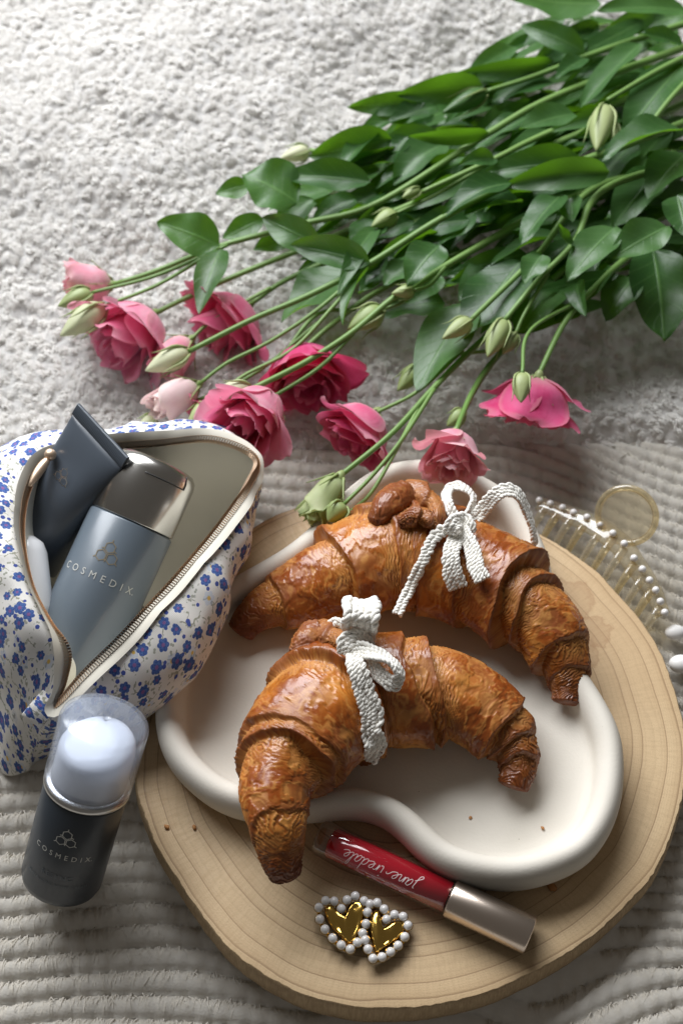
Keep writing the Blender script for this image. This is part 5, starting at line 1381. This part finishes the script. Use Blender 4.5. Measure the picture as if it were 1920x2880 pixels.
# base px, tip px, half width px, height base, height tip, roll, fold, sag
LV = [(1690, 10, 1420, -25, 48, .060, .075, 0.0, .15, -.05), (1930, 30, 1680, 28, 34, .07, .08, .2, .2, .03), (1643, 147, 1462, 72, 30, .06, .066, -.3, .2, .08), (1915, 125, 1800, 95, 26, .08, .09, .2, .3, .05),
      (1555, 172, 1272, 208, 24, .055, .055, -.9, .2, .08), (1358, 240, 1110, 268, 34, .056, .06, -.6, .2, .10), (1195, 285, 975, 302, 27, .05, .05, -.6, .2, .08), (1645, 165, 1560, 222, 24, .062, .066, .1, .3, .05),
      (1560, 232, 1380, 288, 36, .048, .045, .5, .2, .05), (1615, 320, 1458, 364, 36, .075, .082, .1, .25, .08), (1373, 373, 1145, 382, 22, .066, .07, -1.0, .2, .05), (1100, 392, 868, 442, 42, .055, .05, -.5, .25, .10),
      (1145, 385, 1085, 462, 30, .056, .045, .3, .2, 0), (1250, 405, 1105, 522, 46, .050, .045, .2, .3, .10), (1390, 447, 1288, 464, 23, .07, .08, -.2, .35, .08), (1640, 460, 1358, 488, 42, .066, .064, -.3, .3, .06),
      (1712, 485, 1412, 524, 36, .078, .074, -.4, .35, .10), (1435, 515, 1240, 617, 38, .078, .07, .2, .3, .14), (1468, 568, 1305, 604, 38, .066, .07, .6, .35, .05), (1580, 545, 1463, 688, 40, .078, .08, .4, .15, .04),
      (1605, 555, 1608, 625, 27, .074, .076, .4, .2, 0), (1612, 690, 1568, 628, 17, .076, .095, .2, .4, -.1), (1728, 640, 1592, 792, 46, .074, .072, .2, .12, .05), (1875, 637, 1712, 730, 46, .076, .074, .1, .2, .05),
      (1835, 700, 1865, 962, 74, .045, .030, -.2, .15, .05), (1918, 365, 1690, 452, 46, .088, .086, .5, .3, .10), (1800, 122, 1628, 306, 36, .070, .066, .4, .25, .05), (1918, 180, 1755, 380, 54, .076, .07, .3, .2, .05),
      (1903, 550, 1930, 665, 44, .08, .08, 0, .2, .05), (1523, 716, 1474, 798, 32, .078, .078, .1, .2, .05), (1462, 737, 1302, 955, 70, .058, .052, .2, .10, .05), (1320, 847, 1170, 1100, 62, .050, .042, .25, .12, .06),
      (1557, 788, 1452, 942, 62, .048, .044, .1, .15, .05), (1622, 794, 1645, 890, 26, .056, .06, .5, .3, .12), (1235, 690, 1143, 802, 46, .076, .076, .15, .16, .06), (1040, 753, 963, 918, 24, .060, .058, .9, .3, .08),
      (1040, 741, 815, 690, 37, .064, .064, -.2, .35, .10), (617, 692, 441, 624, 50, .052, .066, -.2, .15, .06), (622, 700, 560, 885, 36, .054, .052, .1, .2, .05), (835, 570, 680, 490, 74, .058, .070, .1, .12, .05),
      (700, 520, 606, 546, 25, .056, .054, -.4, .2, .04), (1042, 512, 782, 496, 38, .062, .064, -.1, .3, .10), (900, 690, 737, 612, 38, .056, .060, -.5, .25, .06), (740, 615, 625, 672, 28, .048, .044, -.2, .2, .05),
      (1065, 620, 1000, 725, 42, .050, .045, .3, .2, .05), (985, 760, 790, 905, 72, .034, .026, .3, .15, .04), (1155, 740, 1078, 803, 32, .056, .054, .2, .2, .03), (1250, 850, 1062, 885, 52, .034, .030, .3, .2, .04),
      (1500, 480, 1300, 560, 40, .045, .04, .2, .2, .05), (1780, 400, 1640, 560, 48, .055, .05, .3, .2, .04), (1850, 480, 1720, 640, 50, .06, .055, .2, .2, .04), (1700, 740, 1560, 900, 48, .044, .04, .2, .2, .04),
      (1420, 720, 1290, 850, 44, .045, .04, .3, .2, .04), (1780, 780, 1700, 900, 44, .04, .034, .2, .2, .04), (1930, 430, 1820, 560, 50, .075, .07, .3, .25, .05), (880, 560, 770, 660, 36, .046, .04, .2, .2, .05),
      (1000, 560, 880, 620, 34, .048, .046, .2, .25, .05), (1230, 300, 1090, 350, 34, .046, .044, .1, .2, .06), (1480, 330, 1330, 420, 36, .05, .048, .3, .2, .05), (1330, 600, 1200, 700, 40, .046, .042, .2, .2, .05)]
for i, (bx, by, tx, ty, hw, z0, z1, roll, fold_, sag_) in enumerate(LV):
    b_, t_ = PX(bx, by, z0), PX(tx, ty, z1)
    nb_ = unit(TOCAM(b_) * 0.45 + np.array([0, 0.05, 0.8])); d_ = unit(t_ - b_)
    sd_ = unit(np.cross(d_, nb_)); nb_ = unit(nb_ * math.cos(roll) + sd_ * math.sin(roll))
    leaf(nearest(b_), b_, t_, hw * mpp(bx, by, z0) * 1.30, nb_, sag_ * random.choice((1, 1.4, .4)), fold_ * 1.5 + 0.06, 100 + i)
hull = [(1450, 40), (1980, 20), (1980, 690), (1840, 860), (1560, 930), (1330, 960), (1180, 870), (1000, 870), (820, 800), (690, 690), (740, 560), (930, 400), (1180, 270)]
def inside(x, y):
    r_ = False
    for i in range(len(hull)):
        x0, y0 = hull[i]; x1, y1 = hull[i - 1]
        if (y0 > y) != (y1 > y) and x < (x1 - x0) * (y - y0) / (y1 - y0) + x0: r_ = not r_
    return r_
rr_ = random.Random(5); cnt = 0
while cnt < 260:
    x, y = rr_.uniform(650, 1980), rr_.uniform(0, 960)
    if not inside(x, y): continue
    a_ = math.radians(rr_.gauss(150, 15)) ; ln = rr_.uniform(140, 270)
    tx, ty = x + ln * math.cos(a_), y + ln * math.sin(a_) * 0.8
    if not inside(tx, ty): continue
    z0 = rr_.uniform(.006, .050) if x > 1050 else rr_.uniform(.004, .03)
    b_, t_ = PX(x, y, z0), PX(tx, ty, max(.003, z0 + rr_.uniform(-.012, .012)))
    nb_ = unit(np.array([rr_.gauss(0, .5), rr_.gauss(-.1, .5), 1.0]))
    leaf(nearest(b_), b_, t_, rr_.uniform(24, 46) * mpp(x, y, z0), nb_, rr_.uniform(-.05, .14), rr_.uniform(.15, .6), 500 + cnt); cnt += 1
